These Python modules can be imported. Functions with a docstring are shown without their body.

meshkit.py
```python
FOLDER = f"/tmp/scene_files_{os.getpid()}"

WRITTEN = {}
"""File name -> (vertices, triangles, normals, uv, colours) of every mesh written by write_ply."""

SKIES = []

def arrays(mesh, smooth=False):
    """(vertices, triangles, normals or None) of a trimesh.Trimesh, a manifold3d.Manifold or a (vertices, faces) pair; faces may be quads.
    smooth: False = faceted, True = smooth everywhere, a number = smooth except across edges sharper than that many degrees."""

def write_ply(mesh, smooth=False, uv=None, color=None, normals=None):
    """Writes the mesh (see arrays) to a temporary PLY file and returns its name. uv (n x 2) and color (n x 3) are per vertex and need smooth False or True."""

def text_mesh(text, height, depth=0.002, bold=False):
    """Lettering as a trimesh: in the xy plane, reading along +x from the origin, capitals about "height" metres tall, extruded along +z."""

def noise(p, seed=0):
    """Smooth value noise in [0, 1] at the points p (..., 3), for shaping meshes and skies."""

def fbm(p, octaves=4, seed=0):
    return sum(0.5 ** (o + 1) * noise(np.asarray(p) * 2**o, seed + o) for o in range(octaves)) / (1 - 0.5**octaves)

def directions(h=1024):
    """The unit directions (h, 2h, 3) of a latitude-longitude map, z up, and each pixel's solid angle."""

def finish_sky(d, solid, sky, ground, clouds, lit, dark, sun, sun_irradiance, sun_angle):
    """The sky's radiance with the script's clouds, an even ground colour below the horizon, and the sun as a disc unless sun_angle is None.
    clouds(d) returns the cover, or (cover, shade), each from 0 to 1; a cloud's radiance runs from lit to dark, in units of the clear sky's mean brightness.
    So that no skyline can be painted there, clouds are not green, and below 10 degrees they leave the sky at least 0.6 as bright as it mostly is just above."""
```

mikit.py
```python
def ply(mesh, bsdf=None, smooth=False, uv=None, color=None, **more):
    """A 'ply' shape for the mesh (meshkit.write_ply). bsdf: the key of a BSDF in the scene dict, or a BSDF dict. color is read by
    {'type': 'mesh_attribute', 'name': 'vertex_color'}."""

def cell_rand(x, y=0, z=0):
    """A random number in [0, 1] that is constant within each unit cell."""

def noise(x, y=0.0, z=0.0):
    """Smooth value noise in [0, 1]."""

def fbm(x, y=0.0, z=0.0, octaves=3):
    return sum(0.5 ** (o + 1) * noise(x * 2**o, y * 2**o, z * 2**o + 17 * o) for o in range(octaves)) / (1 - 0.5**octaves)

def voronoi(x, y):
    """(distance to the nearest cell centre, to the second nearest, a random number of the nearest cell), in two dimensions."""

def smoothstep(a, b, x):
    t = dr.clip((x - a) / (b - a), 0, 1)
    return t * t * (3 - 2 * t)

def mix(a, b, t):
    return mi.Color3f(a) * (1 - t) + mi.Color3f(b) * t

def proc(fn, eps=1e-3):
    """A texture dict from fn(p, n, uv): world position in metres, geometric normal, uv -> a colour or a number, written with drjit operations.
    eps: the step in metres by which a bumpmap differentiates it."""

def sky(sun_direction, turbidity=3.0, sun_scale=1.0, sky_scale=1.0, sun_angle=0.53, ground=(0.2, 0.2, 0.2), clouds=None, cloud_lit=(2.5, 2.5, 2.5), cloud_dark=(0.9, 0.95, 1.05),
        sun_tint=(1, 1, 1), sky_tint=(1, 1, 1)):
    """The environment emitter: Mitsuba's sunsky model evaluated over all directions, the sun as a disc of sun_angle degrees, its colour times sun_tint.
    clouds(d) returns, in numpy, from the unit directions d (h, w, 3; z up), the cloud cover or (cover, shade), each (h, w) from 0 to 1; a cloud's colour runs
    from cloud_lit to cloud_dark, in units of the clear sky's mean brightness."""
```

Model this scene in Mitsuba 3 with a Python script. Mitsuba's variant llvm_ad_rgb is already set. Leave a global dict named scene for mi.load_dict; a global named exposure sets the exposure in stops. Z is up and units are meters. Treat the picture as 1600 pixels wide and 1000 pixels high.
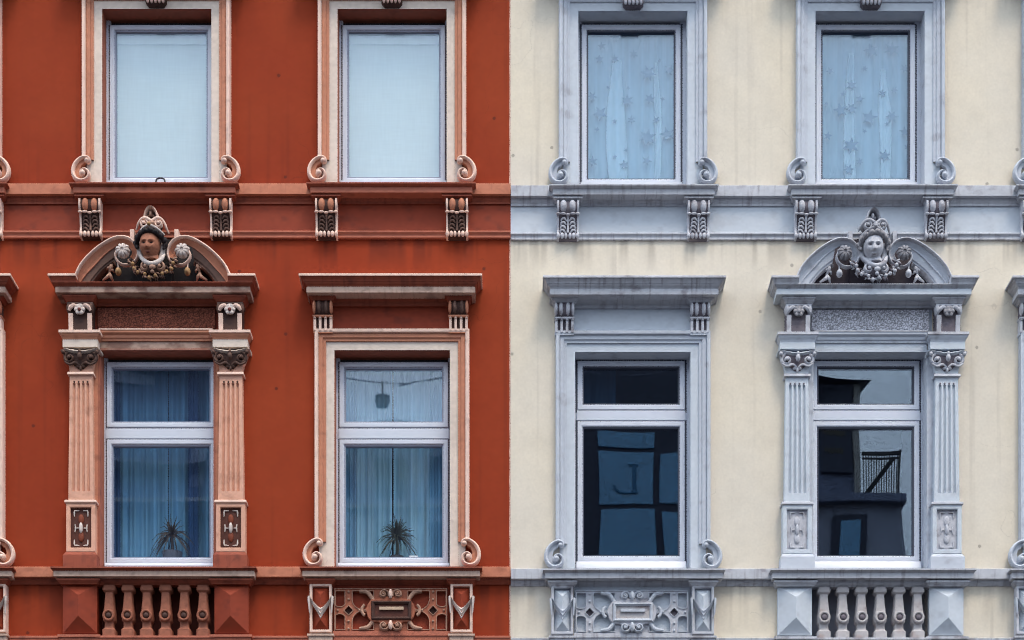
import math, random
import numpy as np, trimesh, drjit as dr, mitsuba as mi, mikit, meshkit
from shapely.geometry import Polygon, box as sbox, LineString, Point
from shapely.ops import unary_union
from mikit import noise, fbm, voronoi, smoothstep, mix

T = mi.ScalarTransform4f
random.seed(7); np.random.seed(7)
scene, labels = {}, {}

# ---------------------------------------------------------------- camera, sky, exposure
D, EYE, S = 18.0, 1.6, 1 / 160.0            # metres to the facade, eye height, metres per photo pixel on the wall plane
HOR = 1794.0                                 # the row of the horizon in the photograph (shifted lens)
scene['camera'] = {'type': 'perspective', 'fov': 2 * math.degrees(math.atan(800 * S / D)), 'fov_axis': 'x',
                   'to_world': T().look_at(origin=[0, -D, EYE], target=[0, 0, EYE], up=[0, 0, 1]),
                   'principal_point_offset_y': (500 - HOR) / 1000.0, 'near_clip': 0.1, 'far_clip': 500.0}
def overcast(d):
    """Full cloud cover, three times brighter overhead than at the horizon, with soft billows."""
    return 1.0, np.clip(1 - d[..., 2] + 0.35 * (meshkit.fbm(d * 3.1, 4, 3) - 0.5), 0, 1)
scene['sky_light'] = mikit.sky([0.28, -0.62, 1.25], turbidity=4, sun_scale=0.3, sun_angle=18, clouds=overcast,
                               cloud_lit=(4.5, 4.95, 5.5), cloud_dark=(1.15, 1.4, 1.75))
exposure = 2.55

# ---------------------------------------------------------------- materials
def tw(b): return {'type': 'twosided', 'bsdf': b}
def V(c): return {'type': 'rgb', 'value': list(c)}
def pri(col, rough=0.75, spec=0.3, **k):
    return {'type': 'principled', 'base_color': col if isinstance(col, dict) else V(col), 'roughness': rough, 'specular': spec, **k}

ALB = 0.72                                    # weathered, dusty paint: every wall and trim colour below is scaled by this
def paint(base, dirt=(0.05, 0.04, 0.04), amount=0.25, amp=0.12, streak=0.0, off=0.0, thr=0.55):
    """Painted stone: cloudy tone, fine mottling, patches of dirt and vertical runs."""
    b, q = np.array(base) * ALB, np.array(dirt) * ALB
    def fn(p, n, uv):
        x, y, z = p.x + off, p.y, p.z
        tone = 1 + amp * (fbm(x * 2.1, y * 3, z * 2.1) - 0.5) * 2 + amp * 0.8 * (fbm(x * 31, y * 31, z * 31, 2) - 0.5) * 2
        m = amount * smoothstep(thr, thr + 0.25, fbm(x * 9 + 5, y * 9, z * 9, 4))
        if streak:
            m = dr.maximum(m, streak * smoothstep(0.5, 0.8, fbm(x * 45, y * 4, z * 3.0, 3)))
        return mix(b.tolist(), q.tolist(), m) * tone
    return mikit.proc(fn)

def plaster(base, warm, dirt, zs, amp=0.07):
    """Painted render: slow patches of tone, pock marks, faint runs of dirt that start under the string courses at heights zs."""
    b, w, q = [(np.array(c) * ALB).tolist() for c in (base, warm, dirt)]
    def fn(p, n, uv):
        x, z = p.x, p.z
        t = fbm(x * 0.9 + 3, z * 0.9, 0.5, 3)
        c = mix(b, w, smoothstep(0.3, 0.7, t))
        tone = 1 + amp * (fbm(x * 6, z * 6, 1.5, 3) - 0.5) * 2 + amp * 0.9 * (fbm(x * 55, z * 55, 2.5, 2) - 0.5) * 2
        r1, r2, rnd = voronoi(x * 2.6, z * 2.6)
        pock = dr.select(rnd > 0.86, 1 - smoothstep(0.018, 0.04, r1 / (0.5 + rnd)), 0.0)
        run = mi.Float(0)
        for z0, ln, k in zs:
            h = (z0 - z) / ln
            run = dr.maximum(run, dr.select((h > 0) & (h < 1), k * (1 - h) * smoothstep(0.42, 0.75, fbm(x * 11, z * 0.7, 7.0, 3)), 0.0))
        rain = 0.22 * smoothstep(0.58, 0.82, fbm(x * 16, z * 0.45, 3.3, 3))
        m = dr.maximum(dr.maximum(run, rain), pock * 0.75)
        # a few hairline cracks
        cr = dr.abs(fbm(x * 1.7 + 9, z * 1.7, 4.2, 4) - 0.5)
        m = dr.maximum(m, 0.3 * (1 - smoothstep(0.0, 0.0022, cr)) * smoothstep(0.5, 0.6, noise(x * 0.8 + 4, z * 0.8)))
        return mix(c, q, m) * tone
    return mikit.proc(fn)

def bump(b, fn, scale, eps=2e-3):
    return {'type': 'bumpmap', 'arbitrary': {**mikit.proc(fn, eps)}, 'scale': scale, 'bsdf': b}

grain = lambda p, n, uv: fbm(p.x * 22, p.y * 22, p.z * 22, 3)
coarse = lambda p, n, uv: fbm(p.x * 75, p.y * 20, p.z * 75, 2)
def mat(name, b, bmp=None, scale=0.004):
    scene[name] = tw(bump(b, bmp, scale) if bmp else b)

Zw = lambda py, d=0.0: EYE + (HOR - py) * S * (D - d) / D
RUNS = [(Zw(372), 0.35, 0.7), (Zw(912), 0.5, 0.5), (Zw(-60), 0.9, 0.2)]
mat('red_plaster', pri(plaster((0.31, 0.038, 0.010), (0.34, 0.047, 0.0125), (0.09, 0.016, 0.010), RUNS), 0.85, 0.2), grain, 0.0025)
mat('cream_plaster', pri(plaster((0.775, 0.708, 0.60), (0.81, 0.726, 0.585), (0.34, 0.30, 0.25), RUNS), 0.85, 0.2), grain, 0.0025)
RED = {
    'wall': 'red_plaster', 'frieze': 'red_band', 'bead': 'pink_white', 'band': 'salmon', 'flat': 'beige', 'reveal': 'reveal_red', 'ledge': 'ledge_red',
    'string': 'string_red', 'fascia_u': 'fascia_red', 'fascia_l': 'fascia_beige', 'roll': 'salmon', 'dark': 'soot_brown', 'carve': 'soot_speck', 'line': 'pink_white', 'cap': 'ledge_red',
    'shaft': 'pale_salmon', 'block': 'pale_salmon', 'base': 'ledge_red', 'panel': 'deep_brown', 'tymp': 'soot_black', 'rake': 'salmon', 'fascia_r': 'brown_grey', 'ball': 'stone_white',
    'face': 'flesh', 'hair': 'soot_black', 'cloth': 'stone_white', 'hat': 'pink_white', 'lip': 'lip_red', 'gold': 'ochre', 'leaf': 'pink_tan', 'rough': 'rough_red', 'pyr': 'red_band',
    'bal': 'baluster_red', 'niche': 'niche_red', 'strap': 'strap_red', 'cart': 'soot_brown', 'cartp': 'deep_brown', 'bar': 'ochre_pale', 'shell': 'pink_tan', 'eye': 'soot_black', 'medal': 'soot_brown', 'pan_orn': 'stone_white', 'ridge': 'orange_red', 'arch': 'stain_beige', 'drape': 'stone_white', 'volu': 'pink_tan'}
for k, (c, kw) in {
    'red_band': ((0.29, 0.043, 0.016), dict(amount=0.35, dirt=(0.07, 0.02, 0.015))), 'pink_white': ((0.88, 0.62, 0.51), dict(amount=0.22, amp=0.08)), 'salmon': ((0.58, 0.235, 0.14), dict(amount=0.35, dirt=(0.16, 0.05, 0.03))),
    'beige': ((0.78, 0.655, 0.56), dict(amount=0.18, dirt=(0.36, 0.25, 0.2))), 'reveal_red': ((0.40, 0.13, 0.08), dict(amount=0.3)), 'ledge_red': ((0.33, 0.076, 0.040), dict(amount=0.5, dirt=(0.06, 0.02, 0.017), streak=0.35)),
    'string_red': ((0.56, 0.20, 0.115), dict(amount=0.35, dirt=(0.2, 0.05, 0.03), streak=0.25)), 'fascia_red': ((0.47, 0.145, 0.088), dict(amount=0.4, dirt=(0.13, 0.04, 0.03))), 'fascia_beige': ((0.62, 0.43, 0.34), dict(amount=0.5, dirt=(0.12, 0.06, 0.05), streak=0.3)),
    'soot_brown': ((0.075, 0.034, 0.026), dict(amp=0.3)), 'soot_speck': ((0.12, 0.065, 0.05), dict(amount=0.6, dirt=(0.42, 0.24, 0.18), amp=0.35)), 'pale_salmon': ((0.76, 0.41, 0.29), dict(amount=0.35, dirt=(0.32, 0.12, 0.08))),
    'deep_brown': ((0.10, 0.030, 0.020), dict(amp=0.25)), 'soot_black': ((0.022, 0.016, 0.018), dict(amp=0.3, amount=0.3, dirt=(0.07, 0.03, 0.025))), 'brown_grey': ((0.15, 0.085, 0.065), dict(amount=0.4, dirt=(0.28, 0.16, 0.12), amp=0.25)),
    'stone_white': ((0.70, 0.60, 0.55), dict(amount=0.5, dirt=(0.2, 0.15, 0.13))), 'flesh': ((0.38, 0.15, 0.088), dict(amount=0.3, dirt=(0.2, 0.07, 0.045))), 'lip_red': ((0.17, 0.042, 0.034), {}), 'ochre': ((0.42, 0.24, 0.11), dict(amount=0.5)),
    'ochre_pale': ((0.58, 0.42, 0.30), dict(amount=0.4)), 'pink_tan': ((0.48, 0.28, 0.20), dict(amount=0.55, dirt=(0.09, 0.04, 0.03), amp=0.25)), 'baluster_red': ((0.33, 0.115, 0.068), dict(amount=0.5, dirt=(0.14, 0.04, 0.025), amp=0.25)),
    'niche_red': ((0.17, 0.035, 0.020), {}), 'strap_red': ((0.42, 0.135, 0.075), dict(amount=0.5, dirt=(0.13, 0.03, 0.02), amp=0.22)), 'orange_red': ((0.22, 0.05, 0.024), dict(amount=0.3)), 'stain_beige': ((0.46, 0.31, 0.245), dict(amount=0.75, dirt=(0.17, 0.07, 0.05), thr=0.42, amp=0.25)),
    'stone_grey': ((0.56, 0.60, 0.675), dict(amount=0.35, dirt=(0.22, 0.20, 0.23), amp=0.08)), 'stone_pale': ((0.61, 0.665, 0.735), dict(amount=0.22, dirt=(0.3, 0.3, 0.34), amp=0.06)), 'stone_worn': ((0.53, 0.545, 0.595), dict(amount=0.55, dirt=(0.15, 0.12, 0.14), streak=0.5)),
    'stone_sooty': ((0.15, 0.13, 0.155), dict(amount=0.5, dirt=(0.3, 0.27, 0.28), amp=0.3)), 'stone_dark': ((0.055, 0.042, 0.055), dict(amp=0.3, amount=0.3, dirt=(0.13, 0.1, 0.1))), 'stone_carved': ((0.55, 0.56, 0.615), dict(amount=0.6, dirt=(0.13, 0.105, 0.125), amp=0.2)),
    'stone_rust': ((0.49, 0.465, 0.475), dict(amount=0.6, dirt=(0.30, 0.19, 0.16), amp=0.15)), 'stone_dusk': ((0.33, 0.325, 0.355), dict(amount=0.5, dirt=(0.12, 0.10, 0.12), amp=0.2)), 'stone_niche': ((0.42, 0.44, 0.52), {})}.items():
    mat(k, pri(paint(c, **kw), 0.7, 0.25))
def granular(a, b):
    def fn(p, n, uv):
        f1, f2, rd = voronoi(p.x * 70, p.z * 70)
        return mix(a, b, smoothstep(0.25, 0.6, f1)) * ALB * (0.6 + 0.7 * rd) * (0.8 + 0.4 * fbm(p.x * 4, p.z * 4))
    return mikit.proc(fn)
coarse = lambda p, n, uv: 1 - voronoi(p.x * 70, p.z * 70)[0]
mat('rough_red', pri(granular([0.40, 0.125, 0.075], [0.15, 0.05, 0.038]), 0.9, 0.1), coarse, 0.012)
mat('rough_grey', pri(granular([0.86, 0.87, 0.94], [0.40, 0.40, 0.46]), 0.9, 0.1), coarse, 0.012)
CREAM = {k: 'stone_grey' for k in RED}
CREAM.update({'wall': 'cream_plaster', 'frieze': 'stone_pale', 'flat': 'stone_pale', 'bead': 'stone_grey', 'ledge': 'stone_worn', 'string': 'stone_worn', 'fascia_u': 'stone_worn', 'fascia_l': 'stone_worn', 'carve': 'stone_carved', 'line': 'stone_carved', 'roll': 'stone_carved',
              'dark': 'stone_sooty', 'cap': 'stone_worn', 'shaft': 'stone_pale', 'block': 'stone_pale', 'tymp': 'stone_dark', 'face': 'stone_carved', 'lip': 'stone_dusk', 'hair': 'stone_dusk', 'cloth': 'stone_carved', 'hat': 'stone_carved', 'eye': 'stone_sooty', 'ball': 'stone_dusk', 'gold': 'stone_carved',
              'leaf': 'stone_carved', 'rough': 'rough_grey', 'niche': 'stone_niche', 'strap': 'stone_carved', 'cartp': 'stone_rust', 'bal': 'stone_rust', 'medal': 'stone_sooty', 'shell': 'stone_carved', 'panel': 'stone_carved', 'pan_orn': 'stone_carved', 'ridge': 'stone_carved', 'arch': 'stone_pale', 'base': 'stone_grey', 'pyr': 'stone_pale',
              'drape': 'stone_grey', 'volu': 'stone_grey'})
mat('window_white', pri((0.50, 0.53, 0.60), 0.35, 0.5))
mat('seal_black', pri((0.055, 0.06, 0.085), 0.5))
mat('seal_grey', pri((0.24, 0.26, 0.33), 0.5))
mat('room_dark', pri((0.035, 0.037, 0.045), 0.9))
def blind_fn(p, n, uv):
    return mix((0.40, 0.475, 0.46), (0.43, 0.505, 0.49), fbm(p.x * 3, p.z * 3)) * (1 + 0.05 * (fbm(p.x * 120, p.z * 8, 0.0, 2) - 0.5) + 0.05 * (fbm(p.x * 8, p.z * 120, 3.0, 2) - 0.5))
mat('blind_cloth', pri(mikit.proc(blind_fn), 0.9, 0.1))
def sheer(base, k=0.25):
    return mikit.proc(lambda p, n, uv: mi.Color3f(list(base)) * (1 + k * (fbm(p.x * 24, p.z * 0.5, 1.0, 3) - 0.5) * 2 + 0.3 * (fbm(p.x * 3, p.z * 2.2, 5.0, 3) - 0.5)))
mat('sheer_blue', pri(sheer((0.125, 0.295, 0.455), 0.45), 0.9, 0.1))
mat('sheer_deep', pri(sheer((0.025, 0.07, 0.17), 0.4), 0.9, 0.1))
mat('sheer_teal', pri(sheer((0.24, 0.46, 0.59), 0.4), 0.9, 0.1))
mat('net_blue', pri(sheer((0.105, 0.215, 0.305), 0.2), 0.9, 0.1))
mat('net_fold', pri(sheer((0.155, 0.28, 0.37), 0.25), 0.9, 0.1))
mat('net_star', pri((0.035, 0.105, 0.185), 0.9, 0.1))
mat('drape_dark', pri(sheer((0.012, 0.035, 0.07), 0.4), 0.9, 0.1))
scene['glass'] = {'type': 'thindielectric', 'int_ior': 1.54, 'ext_ior': 1.0, 'specular_reflectance': V((0.68, 0.82, 0.96))}
mat('leaf_green', pri(mikit.proc(lambda p, n, uv: mix((0.010, 0.017, 0.010), (0.03, 0.034, 0.02), fbm(p.x * 30, p.y * 30, p.z * 30))), 0.5, 0.4))
mat('leaf_red', pri(mikit.proc(lambda p, n, uv: mix((0.014, 0.018, 0.012), (0.05, 0.03, 0.024), fbm(p.x * 30, p.y * 30, p.z * 30))), 0.5, 0.4))
mat('pot_glaze', pri((0.06, 0.065, 0.07), 0.35, 0.5))
mat('pot_pale', pri((0.11, 0.13, 0.16), 0.35, 0.5))
mat('card_white', pri((0.75, 0.78, 0.8), 0.7))
mat('asphalt', pri(paint((0.055, 0.055, 0.058), amp=0.2), 0.9))
mat('slab_grey', pri(paint((0.10, 0.10, 0.10), amp=0.15), 0.9))
mat('opp_dark', pri(paint((0.19, 0.22, 0.33), amp=0.1), 0.8))
mat('opp_grey', pri(paint((0.36, 0.39, 0.50), amp=0.1), 0.8))
mat('opp_pale', pri(paint((0.45, 0.44, 0.42), amp=0.1), 0.8))
mat('opp_letter', pri((0.03, 0.13, 0.25), 0.5))
mat('opp_black', pri((0.028, 0.034, 0.06), 0.5))
mat('opp_glass', pri((0.045, 0.22, 0.40), 0.08, 0.8, clearcoat=1.0))
mat('roof_tile', pri(paint((0.06, 0.05, 0.05), amp=0.3), 0.8))
mat('metal_dark', pri((0.03, 0.03, 0.035), 0.5))
mat('sign_gold', pri((0.12, 0.095, 0.05), 0.6))

# ---------------------------------------------------------------- mesh helpers
def TM(v, f): return trimesh.Trimesh(np.asarray(v, float), np.asarray(f, int), process=False)
def cat(*ms):
    ms = [m for g in ms for m in (g if isinstance(g, (list, tuple)) else [g])]
    return trimesh.util.concatenate(ms)
def mirror(m):
    v = np.array(m.vertices); v[:, 0] *= -1
    return TM(v, np.array(m.faces)[:, ::-1])
def grid(P, wrap=False):
    """P (n, m, 3) -> quads."""
    n, m = P.shape[:2]; f = []
    for i in range(n - 1):
        for j in range(m if wrap else m - 1):
            a, b = i * m + j, i * m + (j + 1) % m
            f += [[a, b, b + m], [a, b + m, a + m]]
    return TM(P.reshape(-1, 3), f)
def bx(x0, x1, y0, y1, z0, z1):
    m = trimesh.creation.box(extents=[x1 - x0, y1 - y0, z1 - z0]); m.apply_translation([(x0 + x1) / 2, (y0 + y1) / 2, (z0 + z1) / 2]); return m
def loft(hws, prof, cap=True, x0=0.0, back=0.02):
    """Stack of rectangles: half width hw, depth d, height z; a moulding with mitred returns."""
    R = np.array([[[x0 - h, back, z], [x0 - h, -d, z], [x0 + h, -d, z], [x0 + h, back, z]] for h, (z, d) in zip(hws, prof)])
    m = grid(R)
    if cap:
        n = len(prof)
        f = np.vstack([m.faces, [[0, 2, 1], [0, 3, 2], [4 * n - 4, 4 * n - 3, 4 * n - 2], [4 * n - 4, 4 * n - 2, 4 * n - 1]]])
        m = TM(m.vertices, f)
    return m
def cyma(z0, d0, z1, d1, n=6):
    t = np.linspace(0, 1, n + 1); s = t * t * (3 - 2 * t)
    return [(z0 + (z1 - z0) * a, d0 + (d1 - d0) * b) for a, b in zip(t, s)]
def cove(z0, d0, z1, d1, n=6):
    t = np.linspace(0, math.pi / 2, n + 1)
    return [(z0 + (z1 - z0) * math.sin(a), d0 + (d1 - d0) * (1 - math.cos(a))) for a in t]
def zp(pr): return [(Zw(py, d), d) for py, d in pr]          # profile given by photo rows
def mould(hw, dref, prof, x0=0.0): return loft([hw + d - dref for z, d in prof], prof, x0=x0)
def run(xa, xb, prof): return loft([(xb - xa) / 2] * len(prof), prof, x0=(xa + xb) / 2)
def usweep(hw, zb, zt, prof):
    """A frame round three sides of an opening: prof = [(offset outwards, depth)]."""
    return grid(np.array([[[-hw - o, -d, zb], [-hw - o, -d, zt + o], [hw + o, -d, zt + o], [hw + o, -d, zb]] for o, d in prof]))
def ring(x0, x1, z0, z1, w, dfront, dback, bevel=0.006):
    """A closed rectangular frame, w wide inwards from the given outer edge."""
    R = []
    for o, d in [(0, dback), (0, dfront - bevel), (bevel, dfront), (w - bevel * 1.5, dfront), (w, dfront - bevel * 1.5), (w, dback)]:
        R.append([[x0 + o, -d, z0 + o], [x0 + o, -d, z1 - o], [x1 - o, -d, z1 - o], [x1 - o, -d, z0 + o]])
    return grid(np.array(R), wrap=True)
def extr(poly, d0, d1):
    ps = poly.geoms if hasattr(poly, 'geoms') else [poly]
    ms = []
    for g in ps:
        if g.is_empty or g.area < 1e-8: continue
        m = trimesh.creation.extrude_polygon(g, d1 - d0, engine='earcut')
        v = np.array(m.vertices); ms.append(TM(np.stack([v[:, 0], -(d0 + v[:, 2]), v[:, 1]], 1), m.faces))
    return cat(ms)
def bev(poly, d0, d1, b=0.006):
    return cat(extr(poly, d0, d1 - b), extr(poly.buffer(-b * 0.8, join_style=2), d1 - b - 1e-4, d1))
_ico = {k: trimesh.creation.icosphere(subdivisions=k) for k in (1, 2, 3)}
def ball(c, r, k=2):
    r = np.broadcast_to(np.array(r, float), 3)
    return TM(np.array(_ico[k].vertices) * r + np.array(c), _ico[k].faces)
def spline(pts, n):
    P = np.array(pts, float); q = np.vstack([2 * P[0] - P[1], P, 2 * P[-1] - P[-2]])
    seg = np.linalg.norm(np.diff(P, axis=0), axis=1); cum = np.concatenate([[0], np.cumsum(seg)]); out = []
    for s in np.linspace(0, cum[-1], n):
        i = min(max(np.searchsorted(cum, s) - 1, 0), len(P) - 2); t = (s - cum[i]) / max(seg[i], 1e-9)
        a, b, c, d = q[i:i + 4]
        out.append(0.5 * (2 * b + (c - a) * t + (2 * a - 5 * b + 4 * c - d) * t * t + (3 * b - a - 3 * c + d) * t ** 3))
    return np.array(out)
def tube(pts, r, n=8, sub=None):
    P = spline(pts, sub) if sub else np.array(pts, float)
    r = np.interp(np.linspace(0, 1, len(P)), np.linspace(0, 1, len(np.atleast_1d(r))), np.atleast_1d(r))
    t = np.gradient(P, axis=0); t /= np.linalg.norm(t, axis=1, keepdims=True) + 1e-12
    up = np.array([0, 1.0, 0]); R = []
    for p, d, q in zip(P, t, r):
        a = np.cross(d, up); a = a / np.linalg.norm(a) if np.linalg.norm(a) > 1e-3 else np.array([1.0, 0, 0]); b = np.cross(d, a)
        ang = np.arange(n) * 2 * math.pi / n
        R.append(p + q * (np.cos(ang)[:, None] * a + np.sin(ang)[:, None] * b))
    m = grid(np.array(R), wrap=True)
    v = np.vstack([m.vertices, P[0], P[-1]]); k = len(v)
    f = list(m.faces) + [[j, (j + 1) % n, k - 2][::-1] for j in range(n)] + [[k - 2 - n + j, k - 2 - n + (j + 1) % n, k - 1] for j in range(n)]
    return TM(v, f)
ROUND = [(-1, 0), (-1, .55), (-.7, .85), (0, 1), (.7, .85), (1, .55), (1, 0)]
LIP = [(-1, 0), (-1, .9), (-.75, 1), (-.5, .8), (-.2, .55), (.5, .5), (.8, .62), (1, .6), (1, 0)]
def ribbon(path, hw, sec, d0, h):
    """A band that follows a path in the x-z plane; h scales the section's height."""
    P = np.array(path, float); t = np.gradient(P, axis=0); t /= np.linalg.norm(t, axis=1, keepdims=True) + 1e-12
    nrm = np.stack([-t[:, 1], t[:, 0]], 1); n = len(P)
    hw = np.interp(np.linspace(0, 1, n), np.linspace(0, 1, len(np.atleast_1d(hw))), np.atleast_1d(hw))
    h = np.interp(np.linspace(0, 1, n), np.linspace(0, 1, len(np.atleast_1d(h))), np.atleast_1d(h))
    R = np.array([[[*(p + q * w * s), 0] for s, a in sec] for p, q, w in zip(P, nrm, hw)])
    R = np.stack([R[..., 0], -(d0 + np.array([[hh * a for s, a in sec] for hh in h])), R[..., 1]], -1)
    m = grid(R); k = len(sec)
    cap = [[0, i, i + 1] for i in range(1, k - 1)] + [[(n - 1) * k, (n - 1) * k + i + 1, (n - 1) * k + i] for i in range(1, k - 1)]
    return TM(m.vertices, np.vstack([m.faces, cap]))
def between(a, b, sec):
    """A band between two paths: sec = [(fraction from a to b, depth)]."""
    a, b = np.array(a), np.array(b)
    return grid(np.array([[[*(p + (q - p) * f), d] for f, d in sec] for p, q in zip(a, b)])[..., [0, 2, 1]] * np.array([1, -1, 1]))
def spiral(c, r0, r1, a0, a1, n=36):
    t = np.linspace(0, 1, n); r = r0 * (r1 / r0) ** t; a = np.radians(a0 + (a1 - a0) * t)
    return np.stack([c[0] + r * np.cos(a), c[1] + r * np.sin(a)], 1)
def profx(pts, xa, xb):
    """A side-view outline (d, z) extruded across x."""
    m = trimesh.creation.extrude_polygon(Polygon(pts), xb - xa, engine='earcut'); v = np.array(m.vertices)
    return TM(np.stack([xa + v[:, 2], -v[:, 0], v[:, 1]], 1), np.array(m.faces)[:, ::-1])

# ---------------------------------------------------------------- scene bookkeeping
def numbered(k):
    if k not in scene and k not in labels and not any(s.startswith(k + '__') for s in scene): return k
    i = 1
    while f'{k}_{i:03d}' in scene or f'{k}_{i:03d}' in labels or any(s.startswith(f'{k}_{i:03d}__') for s in scene): i += 1
    return f'{k}_{i:03d}'
_ply = {}
def put(key, mesh, bsdf, at=(0, 0, 0), smooth=35, label=None):
    key = numbered(key); sid = (id(mesh), smooth)
    if sid not in _ply: _ply[sid] = (mikit.ply(mesh, smooth=smooth), mesh)
    scene[key] = {**_ply[sid][0], 'bsdf': {'type': 'ref', 'id': bsdf}, 'to_world': T().translate(list(map(float, at)))}
    if label: labels[key] = {'label': label}
    return key
def tag(key, label, cat_=None, **k):
    labels[key] = {'label': label, **({'category': cat_} if cat_ else {}), **k}
_mesh = {}
def memo(fn):
    def g(*a):
        k = (fn.__name__,) + a
        if k not in _mesh: _mesh[k] = fn(*a)
        return _mesh[k]
    return g

# photo pixel of the red house's windows -> local coordinates (x from the window's axis)
CW1, CW2 = 245.8, 613.0
def loc(cx):
    def f(px, py, d):
        s = (D - d) / D
        return (((px - 800) * s - (cx - 800)) * S, -d, EYE + (HOR - py) * S * s)
    return f
A, B = loc(CW1), loc(CW2)
def a2(px, py, d, f=None): p = (f or A)(px, py, d); return (p[0], p[2])
def b2(px, py, d): return a2(px, py, d, B)
px_ = S                                            # one photo pixel in metres

# ================================================================ the meshes of one bay, each a list of (part, sub-part, mesh, role)
FLAT_D, REV = 0.03, -0.15
SUR = dict(bead=[(.150, .02), (.150, .078), (.155, .088), (.172, .092), (.184, .088), (.19, .07), (.19, 0)], band=[(.080, .03), (.080, .048), (.106, .05), (.109, .062), (.113, .065), (.146, .067), (.150, .06)],
           flat=[(0, .03), (.080, .032)], reveal=[(.0, -.2), (0, .03)])
def surround(hw, zb, zt, zs):
    foot = [bx(*sorted((q * (hw + .081), q * (hw + .15))), -.03, .01, zb, zs) for q in (-1, 1)]
    return [('window_surround', 'face', usweep(hw, zb, zt, SUR['flat']), 'flat'), ('window_surround', 'foot', foot[0], 'flat'), ('window_surround', 'foot', foot[1], 'flat'), ('window_surround', 'moulding', usweep(hw, zs, zt, SUR['band']), 'band'), ('window_surround', 'bead', usweep(hw, zs, zt, SUR['bead']), 'bead'),
            ('window_surround', 'reveal', usweep(hw, zb, zt, SUR['reveal']), 'reveal')]

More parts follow.
